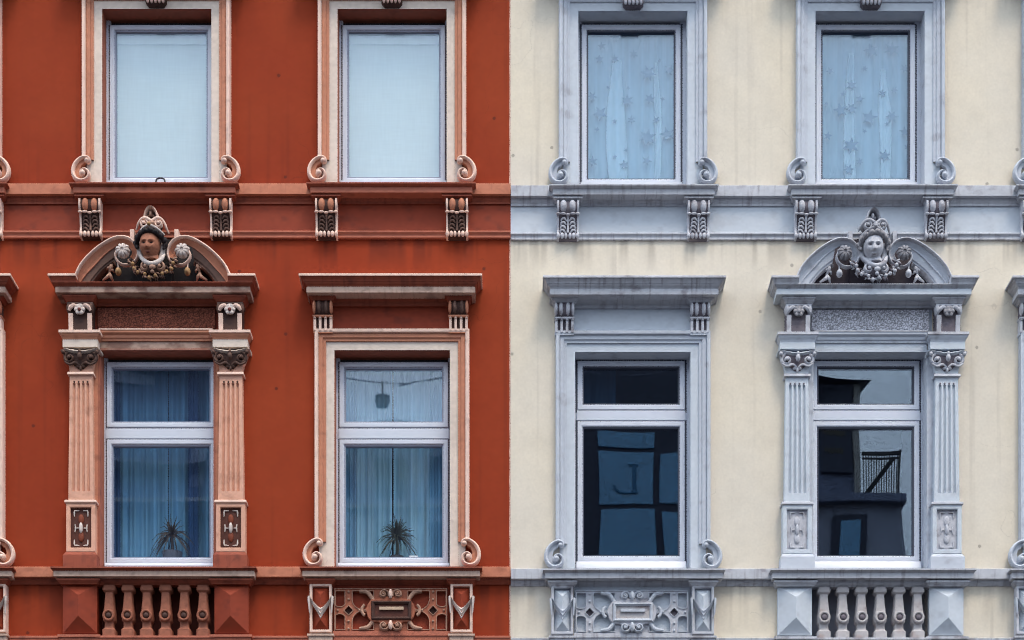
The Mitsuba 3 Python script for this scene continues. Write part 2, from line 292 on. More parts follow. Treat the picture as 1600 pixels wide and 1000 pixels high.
def scroll(x0, y0, sx, sy, f):
    """C-shaped volute at the foot of a surround (left-hand one), drawn in photo pixels of a 32 x 42 box."""
    q = lambda u, v: a2(x0 + u * sx, y0 + v * sy, 0.09, f)
    pts = [(24, 10), (27.5, 9.5), (28, 5.5), (24, 2.6), (18, 3), (11, 7), (5.5, 13.5), (2.8, 21), (3, 28.5), (6, 35), (11, 39), (17.5, 40), (24, 37.5), (27.5, 32), (26.5, 26), (21.5, 23), (16.5, 25), (15, 29.5), (17, 32.5), (20, 31)]
    P = spline([q(*p) for p in pts], 90)
    lip = ribbon(P, np.array([2.2, 2.2, 2.4, 2.8, 3, 3, 2.9, 2.6, 2.3, 2, 1.6]) * px_, ROUND, 0.055, [.04, .05, .05, .05, .05, .055, .06, .06, .065, .07, .075])
    c1, c2 = q(18.5, 29), q(24.5, 8.5)
    lip = cat(lip, ball((c1[0], -.105, c1[1]), (4.3 * px_, .03, 4.3 * px_)), ball((c2[0], -.085, c2[1]), (3.8 * px_, .03, 3.8 * px_)))
    inner = Polygon([q(*p) for p in [(24, 4), (17, 5), (11, 9), (6, 15), (4, 22), (4.5, 28), (8, 34), (14, 37), (22, 36), (24, 30), (20, 24), (14, 26), (12.5, 21), (15, 14), (20, 11)]])
    return lip, extr(inner, 0.0, 0.068)

def console(cx):
    """Bracket under an upper sill, axis at local x = cx."""
    out = []
    ab = zp([(304, .14), (306, .14), (306.5, .132)]) + zp([(307.5, .128), (309, .115), (311.5, .105)]); out.append(('console', 'abacus', mould(19 * px_, .115, ab, cx), 'cap'))
    z = lambda py, d=.08: Zw(py, d)
    side = [(0, z(311)), (.10, z(311)), (.125, z(314)), (.135, z(320)), (.13, z(326)), (.11, z(331)), (.09, z(334)), (.07, z(343)), (.058, z(352)), (.062, z(358)), (.075, z(361)), (.078, z(365)), (.06, z(369)), (0, z(370))]
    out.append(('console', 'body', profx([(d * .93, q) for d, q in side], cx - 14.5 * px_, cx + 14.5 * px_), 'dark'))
    st = [(d + (.006 if d else 0), q) for d, q in side]
    for s in (-1, 1):
        xa, xb = sorted((cx + s * 14 * px_, cx + s * 17 * px_)); out.append(('console', 'strip', profx(st, xa, xb), 'line'))
        out.append(('console', 'roll', ball((cx + s * 7 * px_, -.10, z(321.5)), (5.6 * px_, .052, 10 * px_)), 'roll'))
    out.append(('console', 'bead_row', cat([ball((cx + u * px_, -.115, z(333.5 + (1.5 if u == 0 else 0))), (3.4 * px_ if u in (0, -15, 15) else 4.4 * px_, .014, 2 * px_)) for u in (-15, -7.5, 0, 7.5, 15)]), 'line'))
    rng = random.Random(3); lv = []
    for s in (-1, 1):
        for k in range(4):
            y = 339 + k * 5.5; u0 = 2.0 + k * .6
            lv.append(tube([(cx + s * u0 * px_, -.085 + k * .006, z(y + 4)), (cx + s * (u0 + 4) * px_, -.096 + k * .008, z(y)), (cx + s * (u0 + 8) * px_, -.084 + k * .006, z(y + 1.5)), (cx + s * (u0 + 7.5) * px_, -.08 + k * .006, z(y + 4.5))], [.006, .0125, .011, .006], 6, 8))
    lv.append(tube([(cx, -.1, z(336)), (cx, -.082, z(346)), (cx, -.075, z(360))], [.012, .008, .012], 6, 8))
    out.append(('console', 'leaf_carving', cat(lv), 'carve'))
    out.append(('console', 'foot', cat([ball((cx + u * px_, -.07, z(364.5)), (w * px_, .022, 4.6 * px_)) for u, w in ((-15, 2.8), (-9, 3), (-3.2, 2.3), (3.2, 2.3), (9, 3), (15, 2.8))]), 'line'))
    return out

@memo
def upper_bay():
    L = []; hw = 85.3 * px_ * (D - .03) / D; zt = Zw(14, .03); zs = Zw(284.5, .19)
    L += surround(hw, zs - .02, zt, Zw(247, .08))
    l, i = scroll(480, 242, 1, 1, B)
    for m_, k in ((lambda m: m, 0), (mirror, 1)):
        L += [('scroll', 'rim', m_(l), 'bead'), ('scroll', 'web', m_(i), 'band')]
    led = zp([(284.5, .19), (286.5, .19)]) + cyma(Zw(286.6, .186), .186, Zw(291.5, .162), .162, 5) + [(Zw(291.6, .158), .158)]
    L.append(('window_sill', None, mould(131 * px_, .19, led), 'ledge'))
    zf = led[-1][0]
    L.append(('window_sill', 'fascia', mould(131 * px_, .19, [(zf - .001, .155), (Zw(300.5, .155), .155), (Zw(301.3, .15), .15)]), 'fascia_u'))
    for s in (-1, 1): L += console(s * 101.5 * px_)
    # foot of the keystone that hangs over the opening
    kz = Zw(11, .055)
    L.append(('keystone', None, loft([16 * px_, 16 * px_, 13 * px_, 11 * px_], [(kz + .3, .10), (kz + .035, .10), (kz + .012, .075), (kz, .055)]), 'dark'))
    L.append(('keystone', 'rib', cat([ball((u * px_, -.095, kz + .045), (2.3 * px_, .022, .03)) for u in (-12, -6, 0, 6, 12)]), 'line'))
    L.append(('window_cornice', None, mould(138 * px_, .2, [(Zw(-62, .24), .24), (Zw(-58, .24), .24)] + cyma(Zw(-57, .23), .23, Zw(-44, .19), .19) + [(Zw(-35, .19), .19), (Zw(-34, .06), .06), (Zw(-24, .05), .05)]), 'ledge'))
    return L

@memo
def lower_common(hw_top, hw_fas):
    led = zp([(885, .205), (887.5, .205)]) + cyma(Zw(887.6, .2), .2, Zw(891.6, .175), .175, 5)
    return [('window_ledge', None, mould(hw_top * px_, .205, led), 'ledge'), ('window_ledge', 'fascia', mould(hw_fas * px_, .17, [(led[-1][0] - .001, .172), (Zw(900, .172), .172), (Zw(901, .166), .166)]), 'fascia_l')]

def drape(cx, f):
    q = lambda u, v: a2(cx + u, v, .12, f); out = []
    for s in (-1, 1):
        o = spline([q(s * 18, 932), q(s * 12, 946), q(s * 5, 957), q(0, 968)], 14); i = spline([q(s * 15.5, 934), q(s * 9, 943), q(s * 3.5, 948.5), q(0, 950)], 14)
        out.append(between(o, i, [(0, .10), (.0, .13), (.15, .142), (.3, .128), (.5, .146), (.65, .13), (.85, .143), (1, .13), (1, .10)]))
        a, b = q(s * 18, 934), q(s * 17, 958)
        out.append(tube([(a[0], -.125, a[1] + .012), (a[0], -.13, a[1] - .04), (b[0], -.12, b[1])], [.015, .011, .006], 6, 8))
    return cat(out)

def pier(cx, f=B):
    x = B(cx, 950, .1)[0]; out = []
    out.append(('pier', 'cap', mould(20.5 * px_, .13, zp([(903.5, .145), (906, .145)]) + cyma(Zw(906.2, .14), .14, Zw(912, .115), .115, 5), x), 'cap'))
    z0, z1 = Zw(988, .10), Zw(912, .10)
    fr = ring(x - 17 * px_, x + 17 * px_, z0, z1, 4 * px_, .108, .0, .004)
    out.append(('pier', 'frame', fr, 'line'))
    zc0, zc1 = z0 + 4 * px_, z1 - 4 * px_; h = 13 * px_; r0, r1 = zc0 + .09, zc1 - .09
    v = [(x - h, -.06, zc0), (x + h, -.06, zc0), (x + h, -.06, zc1), (x - h, -.06, zc1), (x, -.135, r0), (x, -.135, r1)]
    out.append(('pier', 'panel', TM(v, [[0, 1, 4], [1, 2, 5], [1, 5, 4], [2, 3, 5], [3, 0, 4], [3, 4, 5]]), 'pyr'))
    out.append(('pier', 'drape', drape(cx, f), 'drape'))
    out.append(('pier', 'foot', mould(20 * px_, .12, zp([(990, .125), (993, .125), (994, .11), (1030, .11)]), x), 'fascia_l'))
    return out

def relief():
    """Strapwork panel with a cartouche between the piers."""
    c = 610.5; d1 = .075; q = lambda u, v: b2(c + u, v, d1); out = []
    out.append(('relief_panel', 'ground', run(-92 * px_, 92 * px_, zp([(914, .02), (992, .02)])), 'pyr'))
    strap = []
    rect = lambda u0, v0, u1, v1: Polygon([q(u0, v0), q(u1, v0), q(u1, v1), q(u0, v1)])
    dia = lambda u, v, r: Polygon([q(u - r, v), q(u, v - r), q(u + r, v), q(u, v + r)])
    circ = lambda u, v, r: Point(*q(u, v)).buffer(r * px_, 20)
    full = rect(-88, 919, 88, 987); holes = []
    for s in (-1, 1):
        # arched openings either side of a vertical strap
        for v, w in ((935, -1), (971, 1)):
            holes.append(circ(s * 43.5, v, 16.5).union(rect(s * 43.5 - 16.5, min(v, v + w * 12), s * 43.5 + 16.5, max(v, v + w * 12))).intersection(rect(-62, 923, 62, 983)))
            holes.append(circ(s * 80, v, 12).union(rect(s * 80 - 9, min(v, v + w * 12), s * 80 + 9, max(v, v + w * 12))).intersection(rect(*sorted((s * 72, s * 86))[:1], 923, sorted((s * 72, s * 86))[1], 983)))
        holes.append(dia(s * 66, 953, 6.5))
    keep = unary_union([dia(s * 66, 953, 15.5) for s in (-1, 1)])
    body = full.difference(unary_union(holes)).union(keep).difference(unary_union([dia(s * 66, 953, 7) for s in (-1, 1)])).difference(rect(-30, 941, 30, 967))
    out.append(('relief_panel', 'strapwork', bev(body, .02, .058, .006), 'strap'))
    out.append(('relief_panel', 'strap_edge', extr(body.boundary.buffer(.85 * px_).intersection(body), .055, .068), 'volu'))
    out.append(('relief_panel', 'lozenge', extr(dia(-66, 953, 7), .021, .03), 'dark')); out.append(('relief_panel', 'lozenge', extr(dia(66, 953, 7), .021, .03), 'dark'))
    out.append(('relief_panel', 'stud', cat([ball((q(s * u, v)[0], -.066, q(s * u, v)[1]), (1.9 * px_, .012, 1.9 * px_), 1) for s in (-1, 1) for u, v in ((66, 936), (66, 970), (49, 953), (83, 953), (66, 924), (66, 982), (30, 935), (30, 971))]), 'volu'))
    z0, z1 = q(0, 969)[1], q(0, 939.5)[1]
    oct_ = Polygon([q(u, v) for u, v in ((-36, 944), (-30, 936), (-20, 936), (-14, 932), (14, 932), (20, 936), (30, 936), (36, 944), (39, 953), (36, 964), (30, 972), (20, 972), (14, 976), (-14, 976), (-20, 972), (-30, 972), (-36, 964), (-39, 953))]).difference(rect(-30, 941, 30, 967))
    out.append(('relief_panel', 'strap_frame', bev(oct_, .055, .085, .006), 'strap'))
    out.append(('relief_panel', 'cartouche', ring(-31.5 * px_, 30.5 * px_, z0, z1, 5 * px_, .105, .02, .01), 'cart'))
    out.append(('relief_panel', 'tablet', bx(-28 * px_, 27 * px_, -.078, -.02, z0 + .015, z1 - .015), 'cartp'))
    t0 = q(0, 953.6)[1]
    out.append(('relief_panel', 'bar', bx(-19.5 * px_, 18.5 * px_, -.098, -.07, t0, t0 + 4.6 * px_), 'bar'))
    for sv, vc, rr in ((-1, 929, 8.5), (1, 977.5, 9)):
        for s in (-1, 1):
            cc = q(s * 11, vc); sp = spiral(cc, rr * px_, 1.6 * px_, (200 if s > 0 else -20) if sv < 0 else (160 if s > 0 else 20), (200 - 560 if s > 0 else -20 + 560) if sv < 0 else (160 + 560 if s > 0 else 20 - 560), 44)
            out.append(('relief_panel', 'volute', cat(ribbon(sp, np.array([2.1, 1.9, 1.3]) * px_, ROUND, .05, [.045, .06, .07]), ball((cc[0], -.1, cc[1]), 2.2 * px_, 1)), 'volu'))
        cc = q(0, vc); out.append(('relief_panel', 'bud', ball((cc[0], -.1, cc[1]), (3.2 * px_, .03, 7.5 * px_)), 'bead'))
    for s in (-1, 1):
        for v0, v1, vb in ((938, 925, 923.5), (968, 980, 982)):
            P = spline([q(s * 27, v0), q(s * 31, (v0 + v1) / 2), q(s * 37, v1), q(s * 49, vb)], 16)
            out.append(('relief_panel', 'wing', ribbon(P, np.array([3, 3, 3.4, 2.4]) * px_, ROUND, .05, .035), 'volu'))
        cc = q(s * 36, 953); sp = spiral(cc, 9.5 * px_, 9 * px_, 60 if s > 0 else 120, -60 if s > 0 else 240, 20)
        out.append(('relief_panel', 'crescent', cat(ribbon(sp, 2.4 * px_, ROUND, .05, .03), ball((cc[0], -.065, cc[1]), (3.5 * px_, .02, 4 * px_))), 'volu'))
    out.append(('relief_panel', 'base', run(-92 * px_, 92 * px_, zp([(986, .068), (993, .07), (994, .06), (1030, .06)])), 'fascia_u'))
    return out

def small_console(cx):
    x = B(cx, 480, .15)[0]; z = lambda py, d=.11: Zw(py, d); o = []
    o.append(('cornice_console', 'abacus', mould(18.5 * px_, .15, zp([(461, .165), (463.5, .165), (464, .158)]) + cyma(Zw(464.2, .155), .155, Zw(469, .135), .135, 4), x), 'cap'))
    side = [(0, z(469)), (.11, z(469)), (.14, z(473)), (.148, z(480)), (.135, z(487)), (.11, z(491)), (.085, z(494)), (.07, z(505)), (.066, z(516.5)), (0, z(516.5))]
    o.append(('cornice_console', 'body', profx([(d * .92, q) for d, q in side], x - 14 * px_, x + 14 * px_), 'dark'))
    for u, w in ((-13, 2.8), (-5.5, 3.8), (5.5, 3.8), (13, 2.8)): o.append(('cornice_console', 'roll', ball((x + u * px_, -.11, z(480)), (w * px_, .05, 10.5 * px_)), 'carve' if abs(u) < 10 else 'roll'))
    o.append(('cornice_console', 'fillet', bx(x - 15.5 * px_, x + 15.5 * px_, -.112, 0, z(494.5), z(492)), 'roll'))
    for u in (-12.5, -4.2, 4.2, 12.5): o.append(('cornice_console', 'rib', cat(bx(x + (u - 1.9) * px_, x + (u + 1.9) * px_, -.096, 0, z(515), z(494.6)), ball((x + u * px_, -.09, z(495.5)), (2.3 * px_, .022, 2.3 * px_), 1)), 'line'))
    o.append(('cornice_console', 'foot', bx(x - 15 * px_, x + 15 * px_, -.085, 0, z(518.5), z(514)), 'band'))
    return o

@memo
def simple_bay():
    L = []; hw = 90.3 * px_ * (D - .03) / D; zt = Zw(547, .03); zs = Zw(885, .2)
    L += surround(hw, zs - .02, zt, Zw(845, .08))
    l, i = scroll(473, 839.5, 1.03, 1.07, B)
    for m_ in (lambda m: m, mirror): L += [('scroll', 'rim', m_(l), 'bead'), ('scroll', 'web', m_(i), 'band')]
    co = zp([(427, .285), (427.3, .29), (430.3, .29), (430.6, .282)])
    L.append(('window_cornice', 'edge', mould(141 * px_, .29, co), 'line'))
    c2 = cyma(Zw(430.8, .276), .276, Zw(439.5, .25), .25, 6) + zp([(439.8, .243), (441, .242)]) + cyma(Zw(441.2, .24), .24, Zw(447.6, .215), .215, 5)
    L.append(('window_cornice', None, mould(141 * px_, .29, c2), 'ledge'))
    L.append(('window_cornice', 'fascia', mould(141 * px_, .29, zp([(448, .216), (449, .222), (456.8, .222), (457.8, .216)])), 'fascia_l'))
    L.append(('window_cornice', 'soffit_moulding', mould(122 * px_, .09, [(Zw(458, .21), .09), (Zw(466, .1), .10)] + cyma(Zw(467, .095), .095, Zw(473, .06), .06, 5) + zp([(475, .06), (476, .064), (478, .064), (478.5, .05)])), 'cap'))
    for cx in (503.5, 716): L += small_console(cx)
    L.append(('frieze_panel', None, run(-106 * px_, 106 * px_, zp([(478, .03), (519, .03)])), 'frieze'))
    L += lower_common(141, 137)
    for cx in (501, 721): L += pier(cx)
    L += relief()
    L.append(('panel_cornice', None, run(-108 * px_, 108 * px_, zp([(903, .07), (907, .07)]) + cyma(Zw(908, .065), .065, Zw(914, .03), .03, 5)), 'cap'))
    return L

def capital(cx):
    x = A(cx, 560, .14)[0]; q = lambda u, v, d=.15: (x + u * px_, -d, Zw(v, d)); o = []
    o.append(('pilaster', 'abacus_edge', mould(32 * px_, .175, zp([(515, .175), (519, .175), (519.6, .17)]), x), 'line'))
    o.append(('pilaster', 'abacus', mould(32 * px_, .175, zp([(519.8, .165)]) + cyma(Zw(521, .163), .163, Zw(530, .14), .14, 6), x), 'band'))
    o.append(('pilaster', 'entablature_block', mould(27 * px_, .137, zp([(530.3, .137), (542, .137)]) , x), 'flat'))
    # curved horns
    P = spline([(x - 31 * px_, Zw(545, .15)), (x - 24 * px_, Zw(544, .15)), (x - 12 * px_, Zw(547, .15)), (x, Zw(548, .15)), (x + 12 * px_, Zw(547, .15)), (x + 24 * px_, Zw(544, .15)), (x + 31 * px_, Zw(545, .15))], 24)
    o.append(('pilaster', 'horns', ribbon(P, np.array([1.5, 3, 3.6, 3.6, 3.6, 3, 1.5]) * px_, ROUND, .0, [.13, .145, .15, .15, .15, .145, .13]), 'flat'))
    bell = [(26 * px_, Zw(548, .12), .115), (24 * px_, Zw(556, .11), .11), (19.5 * px_, Zw(567, .095), .10), (17.5 * px_, Zw(581, .09), .095)]
    o.append(('pilaster', 'bell', loft([b[0] for b in bell], [(b[1], b[2]) for b in bell], x0=x), 'block'))
    ground = [(23.5 * px_, Zw(549, .12), .12), (21 * px_, Zw(558, .11), .116), (12 * px_, Zw(570, .10), .108), (4 * px_, Zw(577, .1), .101)]
    o.append(('pilaster', 'bell_ground', loft([b[0] for b in ground], [(b[1], b[2]) for b in ground], x0=x), 'dark'))
    for s in (-1, 1):
        cc = q(s * 16.5, 558); sp = spiral((cc[0], cc[2]), 10 * px_, 2.2 * px_, 100 if s < 0 else 80, 100 + 480 if s < 0 else 80 - 480, 40)
        o.append(('pilaster', 'volute', cat(ribbon(sp, np.array([2.3, 2.2, 1.5]) * px_, ROUND, .10, [.03, .05, .065]), ball((cc[0], -.155, cc[2]), 2.6 * px_, 1), ball(q(s * 26, 550, .14), (3 * px_, .025, 3.5 * px_), 1)), 'carve'))
        P = [q(s * 1, 571, .12), q(s * 8, 566, .13), q(s * 16, 569, .135), q(s * 24, 565, .13)]
        o.append(('pilaster', 'tendril', tube(P, [.008, .013, .012, .008], 6, 12), 'carve'))
    o.append(('pilaster', 'flower', cat([ball(q(0, 556, .155), (3.6 * px_, .03, 5.5 * px_)), ball(q(0, 549, .16), (2.4 * px_, .02, 3.4 * px_), 1)]), 'carve'))
    o.append(('pilaster', 'leaf', cat([ball(q(u, v, .11), (w * px_, .018, h * px_), 1) for u, v, w, h in ((0, 575, 2.2, 4.5), (-4, 573, 3.4, 1.9), (4, 573, 3.4, 1.9))]), 'carve'))
    o.append(('pilaster', 'neck_ring', mould(20.5 * px_, .125, zp([(581, .12), (582, .125), (584.5, .125), (585.5, .115)]), x), 'line'))
    # fluted shaft
    zt, zb = Zw(586, .095), Zw(781, .1); hw = lambda z: (17.4 + (zt - z) / (zt - zb) * 2.3) * px_
    Zs = np.concatenate([[zt, zt - .08], np.linspace(zt - .085, zb + .09, 8), [zb + .085, zb]])
    R = []
    for z in Zs:
        fl = 1.0 if zb + .087 < z < zt - .082 else 0.0
        row = [[-1, 0.02], [-1, -.10]]
        for k in range(4):
            c = -.6 + k * .4
            for dx, dep in ((-.13, 0), (-.1, .55), (0, 1), (.1, .55), (.13, 0)): row.append([c + dx, -.10 + .024 * dep * fl])
        row += [[1, -.10], [1, .02]]
        R.append([[x + u * hw(z), y, z] for u, y in row])
    o.append(('pilaster', 'shaft', grid(np.array(R)), 'shaft'))
    for k in range(4): o.append(('pilaster', 'drop', ball((x + (-.6 + .4 * k) * hw(zt), -.102, zt - .068), (1.4 * px_, .006, 1.6 * px_), 1), 'dark'))
    o.append(('pilaster', 'base_ring', mould(24.5 * px_, .125, zp([(781, .12), (782, .128), (784.5, .128), (786, .115)]), x), 'line'))
    # panelled pedestal
    z0, z1 = Zw(862, .115), Zw(786, .115); hx = 22.6 * px_
    o.append(('pilaster', 'pedestal', ring(x - hx, x + hx, z0, z1, 6.5 * px_, .115, 0, .004), 'block'))
    o.append(('pilaster', 'panel', bx(x - 17 * px_, x + 17 * px_, -.085, 0, z0 + .03, z1 - .03), 'panel'))
    zc = (z0 + z1) / 2
    for t in (-1, 1): o.append(('pilaster', 'panel_bar', ball((x, -.088, zc + t * .085), (4.4 * px_, .016, .05)), 'ridge'))
    o.append(('pilaster', 'panel_cabochon', ball((x, -.10, zc), (2.9 * px_, .022, 8.5 * px_)), 'pan_orn'))
    for s in (-1, 1):
        for t in (-1, 1):
            o.append(('pilaster', 'panel_corner', tube([(x + s * 3 * px_, -.09, zc + t * 27 * px_), (x + s * 10 * px_, -.095, zc + t * 27 * px_), (x + s * 10.5 * px_, -.095, zc + t * 24 * px_), (x + s * 10.5 * px_, -.09, zc + t * 18 * px_)], [.005, .008, .008, .005], 6), 'pan_orn'))
        o.append(('pilaster', 'panel_clasp', cat(tube([(x + s * 4 * px_, -.09, zc), (x + s * 10 * px_, -.09, zc)], [.006, .006], 6), tube([(x + s * 9.5 * px_, -.09, zc - 6 * px_), (x + s * 8.5 * px_, -.095, zc), (x + s * 9.5 * px_, -.09, zc + 6 * px_)], [.005, .007, .005], 6)), 'pan_orn'))
    o.append(('pilaster', 'base', mould(26.5 * px_, .14, [(Zw(862.5, .118), .118), (Zw(866, .135), .135), (Zw(867, .14), .14), (Zw(885, .14) - .02, .14)], x), 'base'))
    return o

def rosette_block(cx):
    x = A(cx, 490, .16)[0]; q = lambda u, v, d: (x + u * px_, -d, Zw(v, d)); o = []
    o.append(('cornice_console', 'abacus', mould(26 * px_, .2, zp([(460, .2), (463, .2), (463.5, .192)]) + cyma(Zw(464, .19), .19, Zw(471, .165), .165, 5), x), 'cap'))
    o.append(('cornice_console', 'lip', bx(x - 20 * px_, x + 20 * px_, -.172, 0, Zw(474.5, .17), Zw(472, .17)), 'carve'))
    o.append(('cornice_console', 'body', bx(x - 18.5 * px_, x + 18.5 * px_, -.14, 0, Zw(515, .14), Zw(473.5, .14)), 'dark'))
    for s in (-1, 1):
        o.append(('cornice_console', 'leg', loft([3.4 * px_] * 4, zp([(489, .165), (496, .16), (506, .15), (516, .15)]), x0=x + s * 14.6 * px_), 'line'))
        o.append(('cornice_console', 'wing', cat(tube([q(s * 5, 480, .165), q(s * 9, 477, .175), q(s * 14, 480, .175), q(s * 17, 485, .165)], [.018, .02, .022, .016], 8, 12)), 'line'))
        o.append(('cornice_console', 'side_roll', ball(q(s * 17.5, 482, .14), (4 * px_, .045, 9 * px_)), 'carve'))
    pet = [ball((x + 5.4 * px_ * math.cos(a), -.18, Zw(483, .18) + 5.4 * px_ * math.sin(a)), (3.4 * px_, .014, 3.4 * px_), 1) for a in np.arange(6) * math.pi / 3]
    o.append(('cornice_console', 'rosette', cat(ball(q(0, 483, .165), (8.5 * px_, .03, 8.5 * px_)), pet), 'ball'))
    o.append(('cornice_console', 'rosette_eye', ball(q(0, 483, .195), (2.8 * px_, .014, 2.8 * px_), 1), 'lip'))
    return o

def head_mesh(w, h, dep):
    n, m = 46, 64; lat = np.linspace(-math.pi / 2, math.pi / 2, n); lon = np.linspace(-math.pi, math.pi, m, endpoint=False)
    la, lo = np.meshgrid(lat, lon, indexing='ij')
    X, Y, Z = np.cos(la) * np.sin(lo), -np.cos(la) * np.cos(lo), np.sin(la)
    X = np.sign(X) * np.abs(X) ** .9
    jaw = 1 - .36 * np.clip(-Z - .15, 0, 1) ** 1.2
    x, z = X * jaw, Z
    g = lambda cx, cz, sx, sz: np.exp(-((np.abs(x) - cx) / sx) ** 2 - ((z - cz) / sz) ** 2)
    front = np.clip(-Y, 0, 1) ** .5
    dy = np.zeros_like(x)
    t = np.clip((.20 - z) / .48, 0, 1)
    dy += (.10 + .34 * t ** 1.2) * np.exp(-(x / (.085 + .12 * t)) ** 2) * np.clip((.26 - z) * 5, 0, 1) * np.clip((z + .36) * 12, 0, 1)
    dy += .12 * g(.34, .25, .27, .06) - .34 * g(.36, .09, .19, .085) + .13 * g(.36, .065, .12, .04)
    dy += .09 * g(.52, -.2, .2, .2) + .13 * g(0, -.485, .22, .04) + .12 * g(0, -.60, .18, .045) - .16 * g(0, -.54, .26, .02) - .13 * g(0, -.69, .22, .04) + .13 * g(0, -.84, .2, .09) - .08 * g(.17, -.33, .06, .05)
    return grid(np.stack([x * w, Y * dep - dy * front * w, z * h], -1), wrap=True)

def head():
    q = lambda px, py, d: A(px, py, d); o = []; P = 'sculpted_head'
    c = np.array(q(234.6, 384.5, .27)); f = head_mesh(15.5 * px_, 21.5 * px_, .12); M = trimesh.transformations.rotation_matrix(math.radians(14), [1, 0, 0]) @ trimesh.transformations.rotation_matrix(math.radians(-4), [0, 0, 1]); f.apply_transform(M); f.apply_translation(c); on = lambda x, y, z: c + M[:3, :3] @ np.array([x, y, z])
    o.append((P, 'face', f, 'face'))
    for s in (-1, 1): o.append((P, 'eye', ball(on(s * 5.5 * px_, -.098, 1.5 * px_), (2.3 * px_, .008, 1.05 * px_), 1), 'eye'))
    o.append((P, 'lips', ball(on(0, -.110, -11.6 * px_), (3.5 * px_, .008, 1.3 * px_), 1), 'lip'))
    hr = [ball(q(236, 376, .19), (17.5 * px_, .10, 17 * px_))]
    arc = spline([(c[0] + .006 + u * px_, c[1] - .105 + .00022 * u * u, c[2] + (v - 2.2) * px_) for u, v in ((-20, -3), (-22.5, 5), (-19, 12), (-11, 16.5), (0, 18.5), (11, 16.5), (19, 12), (22.5, 5), (20, -3))], 49)
    wob = np.array([.9 + .22 * math.sin(k * 1.3) for k in range(49)])
    hr.append(tube(arc + np.stack([0 * wob, -.012 * (wob - .9), .02 * (wob - .9)], 1), .029 * wob * np.interp(np.linspace(0, 1, 49), [0, .12, .5, .88, 1], [.5, 1.05, .95, 1.05, .5]), 10))
    for k in range(-5, 6):                                          # strands combed away from the parting
        p = arc[24 + k * 4]; hr.append(tube([p + [0, -.03, -.02], p + [k * .002, -.034, .0], p + [k * .004, -.024, .024]], [.003, .0055, .003], 7, 8))
    o.append((P, 'hair', cat(hr), 'hair'))
    hb = spline([(c[0] + .006 + u * px_, c[1] - .085 + .0022 * abs(u) ** 1.2, c[2] + v * px_) for u, v in ((-21, 17), (-13, 22.5), (-6, 25), (0, 25.8), (6, 25), (13, 22.5), (21, 17))], 28)
    o.append((P, 'headband', tube(hb, [.008, .012, .013, .014, .013, .012, .008], 8), 'cloth'))
    o.append((P, 'headband_jewel', ball(c + [.006, -.10, 26.5 * px_], (3.0 * px_, .02, 2.6 * px_)), 'gold'))
    # headdress: dome, two volutes and a shell niche above
    cd = q(236.5, 353, .2); o.append((P, 'headdress', ball(cd, (18 * px_, .085, 9 * px_)), 'hair'))
    o.append((P, 'headdress_rim', tube([q(213, 359, .24), q(216.5, 349, .27), q(222, 341.5, .29), q(229, 340.5, .30), q(236.5, 344.5, .31), q(244, 340.5, .30), q(251, 341.5, .29), q(257, 349, .27), q(260.5, 358, .25), q(264, 365, .23)], [.008, .013, .014, .014, .014, .014, .014, .013, .012, .007], 8, 50), 'hat'))
    for s, pxc in ((-1, 224.5), (1, 248.5)):
        cc = q(pxc, 349.5, .29); sp = spiral((cc[0], cc[2]), 8 * px_, 2.2 * px_, 90, 90 + s * 470, 36)
        o.append((P, 'headdress_volute', cat(ribbon(sp, np.array([1.9, 1.7, 1.2]) * px_, ROUND, .27, [.035, .045, .05]), ball((cc[0], -.315, cc[2]), 2.0 * px_, 1)), 'hat'))
    o.append((P, 'headdress_knot', cat(ball(q(236.5, 348.5, .31), (5.5 * px_, .025, 3.6 * px_)), ball(q(236.5, 353.5, .31), (3 * px_, .02, 2.6 * px_), 1)), 'leaf'))
    cn = [a2(225.5 + (246 - 225.5) * (1 - math.cos(t)) / 2, 343 - 19 * math.sin(t), .26) for t in np.linspace(0, math.pi, 26)]
    nb = np.array(cn); ctr = nb.mean(0)
    o.append((P, 'shell_hood', ribbon(nb, 2.1 * px_, ROUND, .10, .20), 'hat'))
    o.append((P, 'shell_hollow', extr(Polygon(cn), .02, .16), 'hair'))
    o.append((P, 'shell_bud', cat(ball(q(235.6, 335, .24), (2.8 * px_, .03, 5 * px_)), ball(q(231.5, 338.5, .23), (2.2 * px_, .02, 3 * px_), 1), ball(q(239.8, 338.5, .23), (2.2 * px_, .02, 3 * px_), 1)), 'shell'))
    # veil either side of the neck and a rolled collar
    for s, u in ((-1, 218.5), (1, 253.5)): o.append((P, 'veil', tube([q(u + s, 379, .22), q(u + s * 1, 387, .235), q(u, 397, .24), q(u - s * 4, 405, .25)], [.016, .025, .027, .018], 8, 12), 'cloth'))
    co = spline([q(219, 398, .25), q(224, 406, .29), q(231, 411, .31), q(238, 412, .315), q(245, 410, .31), q(252, 405, .29), q(257, 397, .25)], 26)
    o.append((P, 'neck', tube([q(236, 398, .22), q(237, 412, .24)], [.075, .09], 12), 'face'))
    o.append((P, 'collar', tube(co, [.012, .02, .024, .024, .024, .02, .012], 8), 'cloth'))
    for s, u in ((-1, 227), (1, 249)):
        cc = q(u, 416, .3); sp = spiral((cc[0], cc[2]), 8 * px_, 2 * px_, 90, 90 - s * 420, 30)
        o.append((P, 'breast_scroll', cat(ribbon(sp, np.array([2.6, 2.2, 1.5]) * px_, ROUND, .24, [.06, .07, .08]), ball((cc[0], -.31, cc[2]), 2.6 * px_, 1)), 'leaf'))
    o.append((P, 'breast_plate', cat(ball(q(238, 418, .25), (17 * px_, .06, 13 * px_))), 'dark'))
    o.append((P, 'clasp', cat(ball(q(238, 417, .32), (5 * px_, .02, 3.6 * px_)), ball(q(238, 424, .31), (3 * px_, .02, 3 * px_), 1)), 'leaf'))
